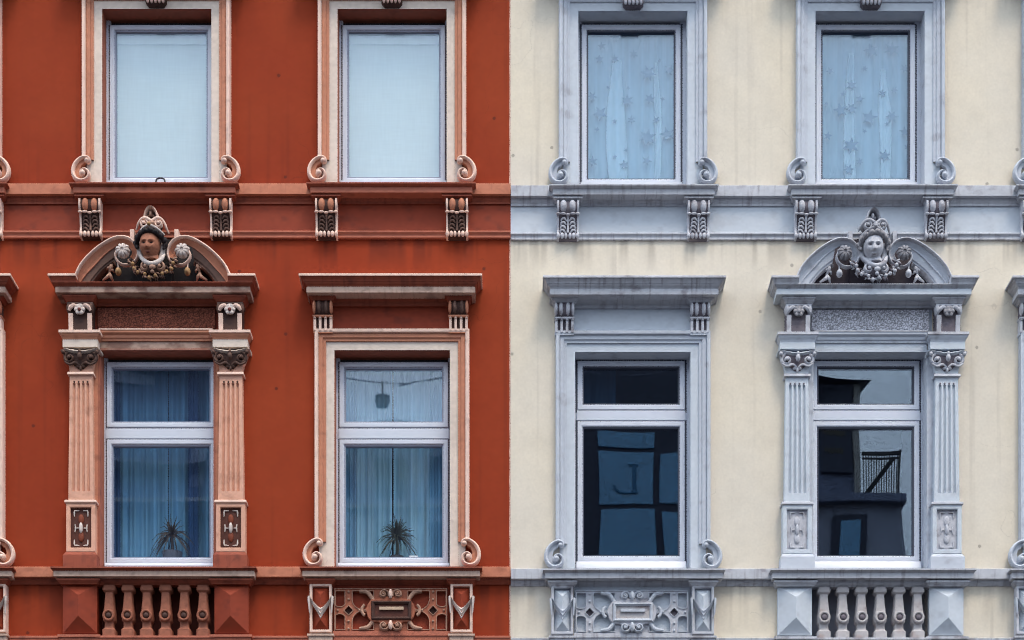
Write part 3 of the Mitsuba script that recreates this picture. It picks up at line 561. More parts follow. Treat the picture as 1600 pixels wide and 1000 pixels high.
    fl = []; rng = random.Random(11); ga = spline([(204, 409), (210, 419), (219, 427), (230, 432), (240, 433.5), (251, 431), (261, 425), (268, 418), (273, 408)], 30)
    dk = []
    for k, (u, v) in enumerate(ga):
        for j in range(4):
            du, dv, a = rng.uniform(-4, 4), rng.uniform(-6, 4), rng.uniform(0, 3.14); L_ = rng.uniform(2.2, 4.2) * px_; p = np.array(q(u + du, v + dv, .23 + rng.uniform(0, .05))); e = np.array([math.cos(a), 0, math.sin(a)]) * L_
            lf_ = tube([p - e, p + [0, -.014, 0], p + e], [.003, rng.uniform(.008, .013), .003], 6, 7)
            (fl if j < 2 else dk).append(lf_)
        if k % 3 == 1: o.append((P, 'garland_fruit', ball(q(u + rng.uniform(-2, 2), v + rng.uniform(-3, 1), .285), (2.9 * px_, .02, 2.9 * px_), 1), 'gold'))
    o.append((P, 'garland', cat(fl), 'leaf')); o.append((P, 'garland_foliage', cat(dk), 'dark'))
    return o

@memo
def pediment_bay():
    L = []
    # --- opening, architrave, jambs
    hw = 88.5 * px_ * (D + .0) / D; zt = Zw(547, .03); zs = Zw(885, .2)
    L.append(('architrave', 'face', grid(np.array([[[-hw, -.03, zt], [hw, -.03, zt]], [[-hw, -.03, zt + .082], [hw, -.03, zt + .082]]])), 'arch'))
    L.append(('architrave', 'moulding', run(-hw, hw, [(z, d) for z, d in reversed([(zt + .083, .032), (zt + .084, .045), (zt + .105, .047), (zt + .108, .058), (zt + .135, .062), (zt + .138, .07), (zt + .15, .085), (zt + .172, .085), (zt + .176, .03)])]), 'band'))
    L.append(('architrave', 'edge', run(-hw, hw, [(zt + .186, .09), (zt + .1725, .092)]), 'line'))
    L.append(('window_surround', 'jamb', usweep(hw, zs - .02, zt, [(0, -.2), (0, .03), (.02, .03)]), 'reveal'))
    for s in (-1, 1): L.append(('window_surround', 'strip', bx(*sorted((s * (hw + .003), s * (hw + .12))), -.028, .01, zs - .02, zt), 'band'))
    L.append(('frieze_panel', 'moulding', run(-97 * px_, 97 * px_, zp([(457, .1), (468, .1)]) + cyma(Zw(469, .095), .095, Zw(475, .06), .06, 5) + zp([(475.5, .065), (478, .065), (478.5, .05)])), 'cap'))
    L.append(('frieze_panel', None, bx(-91.5 * px_, 91.5 * px_, -.045, .01, Zw(513, .045), Zw(481, .045)), 'rough'))
    L.append(('frieze_panel', 'border', run(-97 * px_, 97 * px_, zp([(478, .02), (518, .02)])), 'frieze'))
    for cx in (125, 359.5): L += capital(cx) + rosette_block(cx)
    # --- cornice under the pediment and its two flat shoulders
    c2 = zp([(440, .262), (441, .262)]) + cyma(Zw(441.3, .255), .255, Zw(447.6, .225), .225, 5)
    L.append(('pediment', 'bed_moulding', mould(161.5 * px_, .30, c2), 'ledge'))
    L.append(('pediment', 'fascia', mould(161.5 * px_, .30, zp([(448, .225), (449, .23), (456.6, .23), (457.6, .222)])), 'arch'))
    for s in (-1, 1):
        xo = s * 159.5 * px_; xi = s * 117 * px_; xm, h = (xo + xi) / 2, abs(xo - xi) / 2
        def sh(pr, role, nm):
            R = [[[min(xi, xo + s * (d - .295)), 0, z], [min(xi, xo + s * (d - .295)), -d, z], [max(xi, xo + s * (d - .295)), -d, z], [max(xi, xo + s * (d - .295)), 0, z]] for z, d in pr]
            n = len(pr); m = grid(np.array(R)); m = TM(m.vertices, np.vstack([m.faces, [[0, 2, 1], [0, 3, 2], [4 * n - 4, 4 * n - 3, 4 * n - 2], [4 * n - 4, 4 * n - 2, 4 * n - 1]]]))
            L.append(('pediment', nm, m, role))
        sh(zp([(427, .29), (427.3, .295), (430.3, .295), (430.6, .288)]), 'line', 'shoulder_edge')
        sh(cyma(Zw(430.8, .284), .284, Zw(439.8, .262), .262, 6), 'ledge', 'shoulder')
    # --- curved rakes with volutes
    o = [(117.5, 427.5), (125, 412.5), (137.5, 397.5), (155, 382.5), (175, 371), (190, 368), (204, 372.5), (212.5, 382.5), (215, 394), (211, 405), (202, 411), (192, 412), (183, 406), (179.5, 397), (182, 389)]
    i1 = [(124, 440.5), (134, 427), (146, 414), (163, 396), (179, 384), (189, 379.5), (199, 383), (204.5, 389), (205.5, 394.5), (203, 400)]
    i2 = [(145, 440.5), (151, 432), (160, 422), (169, 414.5), (178, 408.5)]
    Po = spline([a2(*p, .25) for p in o], 110)
    k = int(110 * .70)
    rim = ribbon(Po, np.array([2.0, 2.0, 2.0, 2.0, 1.9, 1.8, 1.6]) * px_, ROUND, .20, .05)
    cov = between(spline([a2(*p, .25) for p in o[:10]], 60), spline([a2(*p, .21) for p in i1], 60), [(0, .19), (0, .212), (.2, .21), (.35, .2), (.6, .186), (.85, .182), (.88, .192), (1, .192), (1, .172)])
    fas = between(spline([a2(*p, .17) for p in [(128, 440.5), (138, 427), (150, 413), (165, 399), (181, 386)]], 24), spline([a2(*p, .16) for p in i2], 24), [(-.1, .1), (-.1, .18), (0, .178), (.72, .168), (.74, .155), (1, .152), (1, .05)])
    inn = ribbon(spline([a2(*p, .16) for p in i2], 24), 1.2 * px_, ROUND, .1, .068)
    cb = A(192.5, 393.5, .22)
    bl = [ball(cb, (10 * px_, .055, 10 * px_))]
    pt = [tube([(cb[0] + 2.5 * px_ * math.cos(a), cb[1] - .058, cb[2] + 2.5 * px_ * math.sin(a)), (cb[0] + 6.5 * px_ * math.cos(a), cb[1] - .05, cb[2] + 6.5 * px_ * math.sin(a)), (cb[0] + 9.8 * px_ * math.cos(a), cb[1] - .014, cb[2] + 9.8 * px_ * math.sin(a))], [.010, .019, .016], 6, 7) for a in np.arange(9) * 2 * math.pi / 9]
    cup = ribbon(spline([a2(*p, .25) for p in ((180, 395), (183, 404), (192, 409), (201, 405), (205, 396))], 20), 1.6 * px_, ROUND, .0, .25)
    pd = A(185, 424.5, .22)
    pen = cat(ball(pd, (4.6 * px_, .035, 6.4 * px_)), ball((pd[0], pd[1] - .02, pd[2] - .008), (2.6 * px_, .03, 4 * px_), 1))
    rg = ribbon(spiral((pd[0], pd[2]), 5.6 * px_, 5.6 * px_, 0, 360, 24) * [1, 1], 1.2 * px_, ROUND, .15, .06)
    st = tube([A(184, 405, .22), A(184.5, 412, .22), (pd[0], pd[1], pd[2] + .03)], .007, 6)
    lf = []
    for (u0, v0), (u1, v1), (u2, v2), r in (((175.5, 409), (173, 418), (171, 427), .021), ((171.5, 426), (168, 432), (160.5, 438), .018), ((171.5, 426), (173, 432), (177, 439), .017), ((173, 417), (169, 418), (166, 422), .014), ((172, 422), (176, 422), (178, 426), .013), ((174, 412), (178, 410), (181, 415), .011)):
        lf.append(tube([A(u0, v0, .13), A(u1, v1, .15), A(u2, v2, .12)], [r * .5, r, r * .5], 6, 9))
    u0 = A(206.5, 366, .15); up = loft([2.4 * px_, 3.2 * px_, 3.0 * px_, 2.8 * px_], [(u0[2] + .055, .13), (u0[2] + .045, .16), (u0[2] - .03, .16), (u0[2] - .07, .15)], x0=u0[0])
    for m_ in (lambda m: m, mirror):
        L += [('pediment', 'rake_rim', m_(rim), 'line'), ('pediment', 'rake', m_(cov), 'rake'), ('pediment', 'rake_fascia', m_(fas), 'fascia_r'), ('pediment', 'inner_rim', m_(inn), 'carve'),
              ('pediment', 'rosette', m_(cat(bl)), 'ball'), ('pediment', 'petals', m_(cat(pt)), 'ball'), ('pediment', 'pendant', m_(cat(pen)), 'gold'), ('pediment', 'pendant_cord', m_(st), 'line'),
              ('pediment', 'leaf_spray', m_(cat(lf)), 'leaf'), ('pediment', 'upright', m_(up), 'line')]
    ty = [a2(239.5 + u, v, .05) for u, v in [(-112, 441), (-95, 424), (-76, 404), (-62, 386), (-50, 374), (50, 374), (62, 386), (76, 404), (95, 424), (112, 441)]]
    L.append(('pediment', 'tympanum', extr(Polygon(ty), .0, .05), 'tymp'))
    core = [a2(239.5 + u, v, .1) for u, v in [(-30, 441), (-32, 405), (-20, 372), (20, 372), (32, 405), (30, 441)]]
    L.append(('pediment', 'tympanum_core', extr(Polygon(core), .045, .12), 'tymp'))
    L += head()
    # --- ledge, pedestals and balustrade
    L += lower_common(159, 155)
    for px in (123, 360.5):
        x = A(px, 950, .12)[0]
        L.append(('pedestal', 'cap', mould(33 * px_, .145, zp([(903.5, .15), (906, .15)]) + cyma(Zw(906.3, .145), .145, Zw(912.5, .12), .12, 5), x), 'cap'))
        z0, z1, h = Zw(989, .08), Zw(912, .08), 26.5 * px_
        L.append(('pedestal', None, bx(x - h, x + h, -.07, .01, z0, z1), 'pyr'))
        v = [(x - h + .006, -.0705, z0 + .006), (x + h - .006, -.0705, z0 + .006), (x + h - .006, -.0705, z1 - .006), (x - h + .006, -.0705, z1 - .006), (x, -.15, z0 + .15), (x, -.15, z1 - .13)]
        L.append(('pedestal', 'point', TM(v, [[0, 1, 4], [1, 2, 5], [1, 5, 4], [2, 3, 5], [3, 0, 4], [3, 4, 5]]), 'pyr'))
        L.append(('pedestal', 'foot', mould(29 * px_, .1, zp([(991, .125), (995, .125), (996, .11), (1030, .11)]), x), 'fascia_u'))
    zc = Zw(906, .12)
    L.append(('balustrade', 'rail', run(-92 * px_, 92 * px_, zp([(903, .1), (908, .1)]) + cyma(Zw(909, .095), .095, Zw(914, .07), .07, 4)), 'cap'))
    m = bx(-93 * px_, 93 * px_, -.001, .19, Zw(997), Zw(904)); keep = m.triangles_center[:, 1] > 0
    L.append(('balustrade', 'niche', TM(m.vertices, np.array(m.faces)[keep][:, ::-1]), 'niche'))
    L.append(('balustrade', 'plinth', run(-92 * px_, 92 * px_, zp([(993, .12), (996, .122), (997, .11), (1030, .11)])), 'fascia_u'))
    bo = baluster()
    for kx in range(6):
        x = A(170 + kx * 29.35, 950, .08)[0]
        for nm, m, r in bo: L.append(('baluster', nm, ('T', m, x), r))
    return L

def baluster():
    z = lambda py: Zw(py, .08); o = []
    pr = [(914, 9.5), (917, 9.5), (917.2, 10.5), (922, 10.5), (924, 8.5), (925, 6.6), (928, 6.8), (940, 7.6), (954, 9.2), (955, 9.6), (968, 10), (970, 9), (972, 7.2), (978, 7.2), (981, 8), (983, 10.6), (983.5, 11), (993.5, 11)]
    R = []
    for py, w in pr:
        h = w * px_ * .93; c = h * .2
        R.append([[-h, -.02 + h - c, z(py)], [-h, -.04 - h * .8 + c, z(py)], [-h + c, -.04 - h * .8, z(py)], [h - c, -.04 - h * .8, z(py)], [h, -.04 - h * .8 + c, z(py)], [h, -.02 + h - c, z(py)]])
    o.append((None, grid(np.array(R)), 'bal'))
    cz = z(962)
    sp = spiral((0, cz), 7.4 * px_, 7.4 * px_, 0, 360, 28)
    o.append(('medallion_rim', ribbon(sp, 2.1 * px_, ROUND, .04 + .045, .026), 'bal'))
    o.append(('medallion', ball((0, -.095, cz), (4.6 * px_, .016, 4.6 * px_)), 'medal'))
    return o

# ---------------------------------------------------------------- windows
def window(H, cx, lower, dz, cream):
    d = -.13; f = loc(cx)
    W = (76 if cream else 77.7) if lower else (69.5 if cream else 73)
    s = (D - d) / D; hw = W * px_ * s; sw = (8 if cream else 7.5) * px_
    zz = lambda py: Zw(py, d)
    at = ((cx - 800) * S, 0, 0); sl = .019 if cream else .012
    k = H.part('window', None)
    if lower:
        (u0, u1), (t0, t1), (l0, l1) = ((571.5, 632), (641, 656.5), (666, 869)) if cream else ((573, 660), (669, 685), (694, 872))
        rows = [(u0, u1), (l0, l1)]; top, bot = u0, 884.5 + (3 if cream else 0)
    else:
        o = 2.5 if cream else 0
        rows = [(46, 277.5 + (2.5 if cream else 0))]; top, bot = 46, 284.5 + o
    open_hw = (90.3 if lower else 85.3) * px_ + .02
    ztop = zz(top) + .19
    def cm(name, *a): return _mesh.setdefault((name, lower, cream), a[0]() if (name, lower, cream) not in _mesh else None)
    H.sub(k, 'frame', cm('wf', lambda: ring(-open_hw, open_hw, zz(bot) - .03, ztop, open_hw - hw - sw + .004, -.155, -.215, .004)), 'window_white', at)
    if lower:
        H.sub(k, 'transom', cm('wt', lambda: loft([hw + sw + .004] * 4, [(zz(t0), -.137), (zz(t0) - .004, -.133), (zz(t1) + .004, -.133), (zz(t1), -.137)], back=.2)), 'window_white', at)
    H.sub(k, 'sill_strip', cm('ws', lambda: loft([hw + sw + .01] * 3, [(zz(rows[-1][1]) - sw - .004, -.12), (zz(bot) + .002, -.10), (zz(bot) - .02, -.10)], back=.2)), 'window_white', at)
    for i, (a, b) in enumerate(rows):
        H.sub(k, 'sash', cm(f'sash{i}', lambda: ring(-hw - sw, hw + sw, zz(b) - sw, zz(a) + sw, sw, -.13, -.2, .005)), 'window_white', at)
        H.sub(k, 'seal', cm(f'seal{i}', lambda: ring(-hw - sw - sl, hw + sw + sl, zz(b) - sw - sl, zz(a) + sw + sl, sl + .01, -.152, -.2, .001)), 'seal_black', at)
        H.sub(k, 'gasket', cm(f'gask{i}', lambda: ring(-hw - .001, hw + .001, zz(b) - .001, zz(a) + .001, (.016), -.146, -.2, .001)), 'seal_black' if cream else 'seal_grey', at)
        zc, zh = (zz(a) + zz(b)) / 2, (zz(a) - zz(b)) / 2
        def pane(y0, bow, sd):
            u = np.linspace(-1, 1, 17); rg = np.random.RandomState(sd); p1, p2 = rg.rand(2) * 1.2 - .6
            P = np.array([[[hw * a, y0 - bow * math.cos(a * 1.5707) ** 1 * math.cos(b * 1.5707) * (1 + p1 * a + p2 * b), zc + zh * b] for a in u] for b in u]); return grid(P)
        H.sub(k, 'pane', cm(f'pane{i}', lambda: pane(.165, .0007, 3 + i)), 'glass', at, smooth=True)
        H.sub(k, 'inner_pane', cm(f'inner{i}', lambda: pane(.183, .0006, 3 + i)), 'glass', at, smooth=True)
    zb_, zt_ = zz(bot) - .05, ztop + .35
    def room():
        m = bx(-1.0, 1.0, .2, 3.2, zb_ - .5, zt_ + .2); hole = (m.triangles_center[:, 1] < .21)
        return TM(m.vertices, np.array(m.faces)[~hole][:, ::-1])
    H.sub(k, 'room', cm('room', room), 'room_dark', at, smooth=False)
    H.sub(k, 'inner_sill', cm('isill', lambda: bx(-hw - sw, hw + sw, .2, .46, zz(rows[-1][1]) - .045, zz(rows[-1][1]) - .012)), 'window_white', at, smooth=False)
    # the wall leaf round the room opening keeps daylight out
    def leaf():
        p = sbox(-1.0, zb_ - .5, 1.0, zt_ + .2).difference(sbox(-hw - sw * .6, zz(rows[-1][1]) - sw * .6, hw + sw * .6, zz(rows[0][0]) + sw * .6))
        return extr(p, -.22, -.2)
    H.sub(k, 'inner_wall', cm('leaf', leaf), 'room_dark', at, smooth=False)
    return dict(hw=hw, rows=[(zz(a), zz(b)) for a, b in rows], sill=zz(rows[-1][1]) - .012, x=at[0], cx=cx)

class House:
    def __init__(self, key, mats, dz): self.key, self.m, self.dz = key, mats, dz
    def part(self, name, mesh, role=None, at=(0, 0, 0), label=None, smooth=35):
        if mesh is None:
            return numbered(f'{self.key}__{name}')
        return put(f'{self.key}__{name}', mesh, self.m.get(role, role), (at[0], at[1], at[2] + self.dz), smooth, label)
    def sub(self, k, name, mesh, role, at=(0, 0, 0), smooth=35):
        return put(f'{k}__{name}', mesh, self.m.get(role, role), at if role in scene and role not in self.m else (at[0], at[1], at[2] + self.dz), smooth)
    def bay(self, L, cx, fix=None):
        """Adds a bay: consecutive entries of the same part and axis belong to one part."""
        at = ((cx - 800) * S, 0, 0); open_ = {}
        firsts = {}
        for part, sub, m, role in L:
            a = at
            if isinstance(m, tuple): a = (at[0] + m[2], 0, 0); m = m[1]
            # a new instance of the part starts when a sub-part that opens it comes again
            opener = firsts.get(part)
            if opener is None: firsts[part] = sub
            if opener is None or (sub == opener and part in REPEATED):
                if sub is None: open_[part] = self.part(part, m, role, a); continue
                open_[part] = numbered(f'{self.key}__{part}'); self.sub(open_[part], sub, m, role, a); continue
            if sub is None: 
                if open_[part] in scene: open_[part] = self.part(part, m, role, a)
                else: scene[open_[part]] = {**scene[put(f'{self.key}__tmp', m, self.m.get(role, role), (a[0], a[1], a[2] + self.dz))]}; scene.pop(f'{self.key}__tmp')
                continue
            self.sub(open_[part], sub, m, role, a, 70 if part == 'sculpted_head' else 35)
REPEATED = {'scroll', 'console', 'pier', 'cornice_console', 'pilaster', 'pedestal', 'baluster'}

# ================================================================ the two houses
red, cream = House('red_house', RED, 0.0), House('cream_house', CREAM, -3 * S)
tag('red_house', 'rust red stucco townhouse with salmon and beige window mouldings, left half of the facade', 'house')
tag('cream_house', 'cream stucco townhouse with grey blue window mouldings, right half of the facade', 'house')
SEAM = (798 - 800) * S
BAYS = {'red': [(-112.0, 's'), (245.8, 'p'), (613.0, 's')], 'cream': [(988.5, 's'), (1358.6, 'p'), (1711.0, 's')]}
XL, XR, ZT = -9.0, 9.0, 14.6
win = {}
for H, nm, xa, xb, iscream in ((red, 'red', XL, SEAM, False), (cream, 'cream', SEAM, XR, True)):
    holes = []
    for cx, kind in BAYS[nm]:
        x = (cx - 800) * S
        for hw, t, b in ((85.3 * S + .012, 14, 285), ((90.3 if kind == 's' else 88.5) * S + .012, 547, 886)):
            holes.append(sbox(x - hw, Zw(b) + H.dz - .05, x + hw, Zw(t) + H.dz + .01))
        if kind == 'p': holes.append(sbox(x - 93 * S, Zw(997) + H.dz, x + 93 * S, Zw(904) + H.dz))
    wall = sbox(xa, -0.3, xb, ZT).difference(unary_union(holes))
    put(H.key + '__wall', extr(wall, -.2, 0.012 if iscream else 0.0), H.m['wall'], smooth=False)
    H.part('frieze', run(xa, xb, zp([(303, .016), (368, .016)])), 'frieze')
    xa2, xb2 = xa + (.002 if iscream else 0), xb - (0 if iscream else .002)
    H.part('string_course', run(xa2, xb2, zp([(286.5, .088), (287.2, .092), (303, .092), (303.6, .088)])), 'string')
    H.part('string_course', run(xa2, xb2, zp([(303.8, .05), (309, .05)]) + cyma(Zw(309.4, .046), .046, Zw(316, .03), .03, 4) + zp([(316.3, .034), (318.5, .034), (319, .02)])), 'cap')
    H.part('string_course', run(xa2, xb2, zp([(360.5, .042), (361, .048), (362.6, .048)]) + cyma(Zw(363, .044), .044, Zw(367, .03), .03, 4) + zp([(368.5, .03), (369, .036), (371, .036), (371.6, .03)])), 'fascia_u')
    H.part('string_course', run(xa2, xb2, zp([(885.5, .088), (886.2, .092), (901, .092), (901.8, .086)])), 'string')
    H.part('string_course', run(xa2, xb2, zp([(902, .05), (906, .05)]) + cyma(Zw(906.5, .046), .046, Zw(913, .022), .022, 5)), 'cap')
    H.part('string_course', run(xa2, xb2, zp([(993.5, .05), (994, .056), (996.5, .056), (998, .048), (1030, .04)])), 'fascia_u')
    H.part('eaves_cornice', run(xa2, xb2, [(ZT + .35, .5), (ZT + .25, .5), (ZT + .1, .42), (ZT - .1, .2), (ZT - .4, .12)]), 'ledge')
    H.part('roof', TM([(xa2, -.45, ZT + .36), (xb2, -.45, ZT + .36), (xb2, 4, ZT + 3.4), (xa2, 4, ZT + 3.4)], [[0, 1, 2], [0, 2, 3]]), 'roof_tile')
    for i, (cx, kind) in enumerate(BAYS[nm]):
        H.bay(upper_bay(), cx); H.bay(simple_bay() if kind == 's' else pediment_bay(), cx)
        win[nm, i, 'u'] = window(H, cx + (1.5 if nm == 'red' else -1.5) * (0.6 if kind == 's' else 1.2), False, H.dz, iscream)
        win[nm, i, 'l'] = window(H, cx + (1.5 if nm == 'red' else -1.5) * (0.6 if kind == 's' else 1.2), True, H.dz, iscream)

# ragged edge of pale undercoat where the two paints meet
rng = random.Random(21); zz_ = np.arange(5.5, 13.4, .05); ww = [SEAM - .010 - .005 * rng.random() ** 2 for _ in zz_]
put('cream_house__paint_edge', extr(Polygon([(SEAM - .001, zz_[0])] + list(zip(ww, zz_)) + [(SEAM - .001, zz_[-1])]), -.01, .003), 'pink_white', smooth=False)

# ================================================================ behind the panes
def cloth(w, d0, x0, x1, z0, z1, amp, waves, seed, wander=.15, n=70):
    """A hanging curtain with folds, between x0 and x1."""
    rng = np.random.RandomState(seed); xs = np.linspace(0, 1, n); zs = np.linspace(0, 1, 10); ph = rng.rand(3) * 6
    def y(u, v): return d0 + amp * (np.sin(u * waves * 6.283 + ph[0] + wander * v * 3) * .6 + .4 * np.sin(u * waves * 2.1 * 6.283 + ph[1])) * (.75 + .25 * v)
    P = np.array([[[w['x'] + x0 + (x1 - x0) * u, y(u, 1 - v), z0 + (z1 - z0) * v] for u in xs] for v in zs]); return grid(P), y
for i, lab in ((1, 'plain pale blue roller blind drawn down in the leftmost upper window, above the carved pediment'), (2, 'plain pale blue roller blind in the second upper window of the red house')):
    w = win['red', i, 'u']; (zt, zb), hw = w['rows'][0], w['hw']
    key = 'roller_blind' if i == 1 else 'roller_blind_001'
    xs = np.linspace(-hw - .02, hw + .02, 24); sag = (.035 if i == 1 else .004)
    P = np.array([[[w['x'] + x, .215 + .004 * math.sin(x * 5 + v * 3), (zt + .2) + (zb + (.012 if i == 1 else -.01) + sag * (1 - (x / hw) ** 2) * (1 if i == 1 else 0) - zt - .2) * v] for x in xs] for v in np.linspace(0, 1, 20)])
    put(key + '__cloth', grid(P), 'blind_cloth', smooth=True)
    put(key + '__head_band', bx(w['x'] - hw - .02, w['x'] + hw + .02, .203, .2105, zt - .105, zt + .02), 'blind_cloth')
    tag(key, lab, 'blind', group='roller blinds in the upper red house windows')
w = win['red', 1, 'u']
lp = tube([(w['x'] - .045, .10, w['rows'][0][1] - .062), (w['x'] - .035, .10, w['rows'][0][1] - .03), (w['x'], .10, w['rows'][0][1] - .02), (w['x'] + .035, .10, w['rows'][0][1] - .03), (w['x'] + .045, .10, w['rows'][0][1] - .062)], .008, 8, 16)
put('window_handle', lp, 'metal_dark'); tag('window_handle', 'small black loop handle on the sill of the leftmost upper window', 'handle')

STARS = {0: [(850, 470, 45), (860, 630, 32), (845, 870, 50), (720, 640, 35), (725, 560, 12), (500, 615, 28), (550, 720, 42), (745, 760, 24), (900, 760, 22), (970, 850, 42), (530, 820, 15), (640, 770, 15), (710, 950, 12), (985, 450, 32), (760, 350, 25), (640, 380, 25), (545, 380, 25), (920, 390, 12), (560, 300, 25), (650, 240, 30), (500, 1020, 32), (700, 1040, 26), (840, 1015, 28), (640, 990, 14), (940, 630, 14), (600, 560, 12)],
         1: [(385, 455, 22), (520, 545, 32), (710, 595, 24), (570, 630, 26), (450, 700, 42), (520, 690, 32), (630, 745, 44), (770, 740, 36), (740, 785, 15), (600, 830, 14), (850, 835, 32), (370, 860, 24), (515, 920, 48), (785, 575, 22), (640, 330, 42), (770, 320, 42), (850, 440, 26), (465, 600, 15), (725, 985, 36), (360, 660, 12), (865, 930, 20), (500, 1070, 32), (570, 1020, 20), (600, 440, 18)]}
FOLDS = {0: [(600, 715, 95), (885, 925, 100)], 1: [(480, 545, 85), (690, 760, 110)]}
for i, lab in ((0, 'blue net curtain with star pattern in the upper window nearest the red house'), (1, 'blue net curtain with star pattern in the upper window above the grey pediment, rightmost')):
    w = win['cream', i, 'u']; (zt, zb), hw = w['rows'][0], w['hw']; key = 'star_curtain' if i == 0 else 'star_curtain_001'
    m, yf = cloth(w, .24, -hw - .03, hw + .03, zb - .05, zt + .2, .008, 5, 4 + i); put(key + '__net', m, 'net_blue', smooth=True)
    org = 800 if i == 0 else 1200
    d = -.24; X = lambda px: (px / 4 + org - 800) * (D - d) / D * S
    for a, b, top in FOLDS[i]:
        z1, z0 = Zw(top, d), zb - .05
        P = np.array([[[X(a) + (X(b) - X(a)) * (.5 + (u - .5) * min(1, .45 + 1.6 * v) * (1 + .12 * math.sin(v * 7 + a))) + .014 * math.sin(v * 4 + a), .222 - .003 * math.sin(u * 12), z1 + (z0 - z1) * v] for u in np.linspace(0, 1, 14)] for v in np.linspace(0, 1, 24)])
        put(key + '__gathered_fold', grid(P), 'net_fold', smooth=True)
    rng = random.Random(i)
    for u, v, r in STARS[i]:
        a0, n5 = rng.uniform(0, 6), rng.choice((5, 6)); c = (X(u), Zw(v / 4, d)); R = r / 4 * S * 1.2
        pg = Polygon([(c[0] + R * (1 if k % 2 == 0 else .42) * math.cos(a0 + k * math.pi / n5), c[1] + R * (1 if k % 2 == 0 else .42) * math.sin(a0 + k * math.pi / n5)) for k in range(2 * n5)])
        put(key + '__star', extr(pg, -.2115, -.21), 'net_star', smooth=False)
    tag(key, lab, 'curtain', group='star curtains in the upper cream house windows')

def curtain(key, label, w, x0, x1, mat_, d0=.48, amp=.03, waves=5, seed=1):
    m, _ = cloth(w, d0, x0, x1, w['rows'][0][1] - .02 if 'dim dark' in label else w['sill'] + .004, w['rows'][0][0] + .4, amp, waves, seed); put(key, m, mat_, smooth=True); tag(key, label, 'curtain', group='side drapes' if 'drape' in key else 'sheer curtains in the lower red house windows')
w1, w2, w3 = win['red', 1, 'l'], win['red', 2, 'l'], win['cream', 0, 'l']
sx = lambda w, px, d=-.48: (px - 800) * S * (D - d) / D - w['x']
curtain('sheer_curtain', 'left panel of the blue sheer curtains in the window under the red pediment', w1, -.62, sx(w1, 262), 'sheer_blue', seed=1)
curtain('sheer_curtain_001', 'right panel of the blue sheer curtains in the window under the red pediment', w1, sx(w1, 263.5), .62, 'sheer_blue', seed=2)
curtain('sheer_curtain_002', 'left panel of the pale blue curtains in the second lower window of the red house', w2, -.62, sx(w2, 612.5), 'sheer_teal', seed=3)
curtain('sheer_curtain_003', 'right panel of the pale blue curtains in the second lower window of the red house', w2, sx(w2, 615), .62, 'sheer_teal', seed=5)
def side_drape(key, label, w, a, b, mat_, seed): curtain(key, label, w, sx(w, a, -.4), sx(w, b, -.4), mat_, .40, .012, 2, seed)
side_drape('side_drape', 'deep blue drape along the left edge of the window under the red pediment', w1, 165, 188, 'sheer_deep', 6)
side_drape('side_drape_001', 'deep blue drape along the right edge of the window under the red pediment', w1, 294, 310, 'sheer_deep', 7)
side_drape('side_drape_002', 'deep blue drape along the left edge of the second lower red house window', w2, 540, 556, 'sheer_blue', 8)
side_drape('side_drape_003', 'deep blue drape along the right edge of the second lower red house window', w2, 672, 692, 'sheer_blue', 9)
side_drape('side_drape_004', 'dim dark blue drape at left in the upper pane of the dark window, cream house', w3, 908, 962, 'drape_dark', 10)

def plant(key, label, w, px, ybase, mats, n, reach, droop, potw, poth, seed):
    rng = random.Random(seed); x, y = (px - 800) * S * (D + .33) / D, .33; z0 = w['sill'] + w.get('dz', 0)
    prof = [(0, 0), (potw * .72, 0), (potw * .9, poth * .5), (potw, poth * .95), (potw * 1.04, poth), (potw * .9, poth), (potw * .85, poth * .9), (0, poth * .88)]
    m = trimesh.creation.revolve(np.array(prof), sections=28); m.apply_translation([x, y, z0]); put(key + '__pot', m, mats[1], smooth=40)
    stem = tube([(x, y, z0 + poth * .85), (x + .004, y, z0 + poth + .04), (x, y, z0 + ybase)], [.018, .015, .014], 7); put(key + '__stem', stem, mats[0])
    for k in range(n):
        a = rng.uniform(0, 6.283); e = rng.uniform(.35, 1.5) if rng.random() < .62 else rng.uniform(-.5, .35); L = reach * rng.uniform(.65, 1.05)
        P = []
        for t in np.linspace(0, 1, 8):
            r = L * t * math.cos(e); h = L * t * math.sin(e) - droop * L * t * t * math.cos(e) ** 1.0
            P.append((x + r * math.cos(a), y + r * math.sin(a) * .55, z0 + ybase + .02 * rng.random() + h))
        P = np.array(P); side = np.cross(P[-1] - P[0], [0.0, -1, .15]); side /= np.linalg.norm(side) + 1e-9
        wd = np.array([.004, .006, .0065, .006, .005, .004, .0028, .0008]) * rng.uniform(.8, 1.2)
        P[:, 1] = np.clip(P[:, 1], .215, .44)
        put(key + '__leaf', grid(np.stack([P - side * wd[:, None], P + np.array([0, .004, -.002]), P + side * wd[:, None]], 1)), mats[0], smooth=True)
    tag(key, label, 'potted plant', group='potted plants on the inner sills')
plant('potted_plant', 'spiky reddish houseplant with drooping leaves behind glass under the red pediment', w1, 269, .30, ('leaf_red', 'pot_pale'), 46, .27, .95, .10, .13, 5)
plant('potted_plant_001', 'dense dark green spiky houseplant in the second lower window of the red house', w2, 620, .28, ('leaf_green', 'pot_glaze'), 80, .25, .8, .065, .09, 9)
xx = (644 - 800) * S; put('small_card', bx(xx - .045, xx + .045, .25, .254, w2['sill'] + .002, w2['sill'] + .075), 'card_white', smooth=False); tag('small_card', 'small white card standing beside the dark green houseplant', 'card')
xx = (627 - 800) * S; put('small_box', bx(xx - .03, xx + .03, .26, .30, w2['sill'] + .002, w2['sill'] + .05), 'pot_pale', smooth=False); tag('small_box', 'little pale grey box at the foot of the dark green houseplant', 'box')

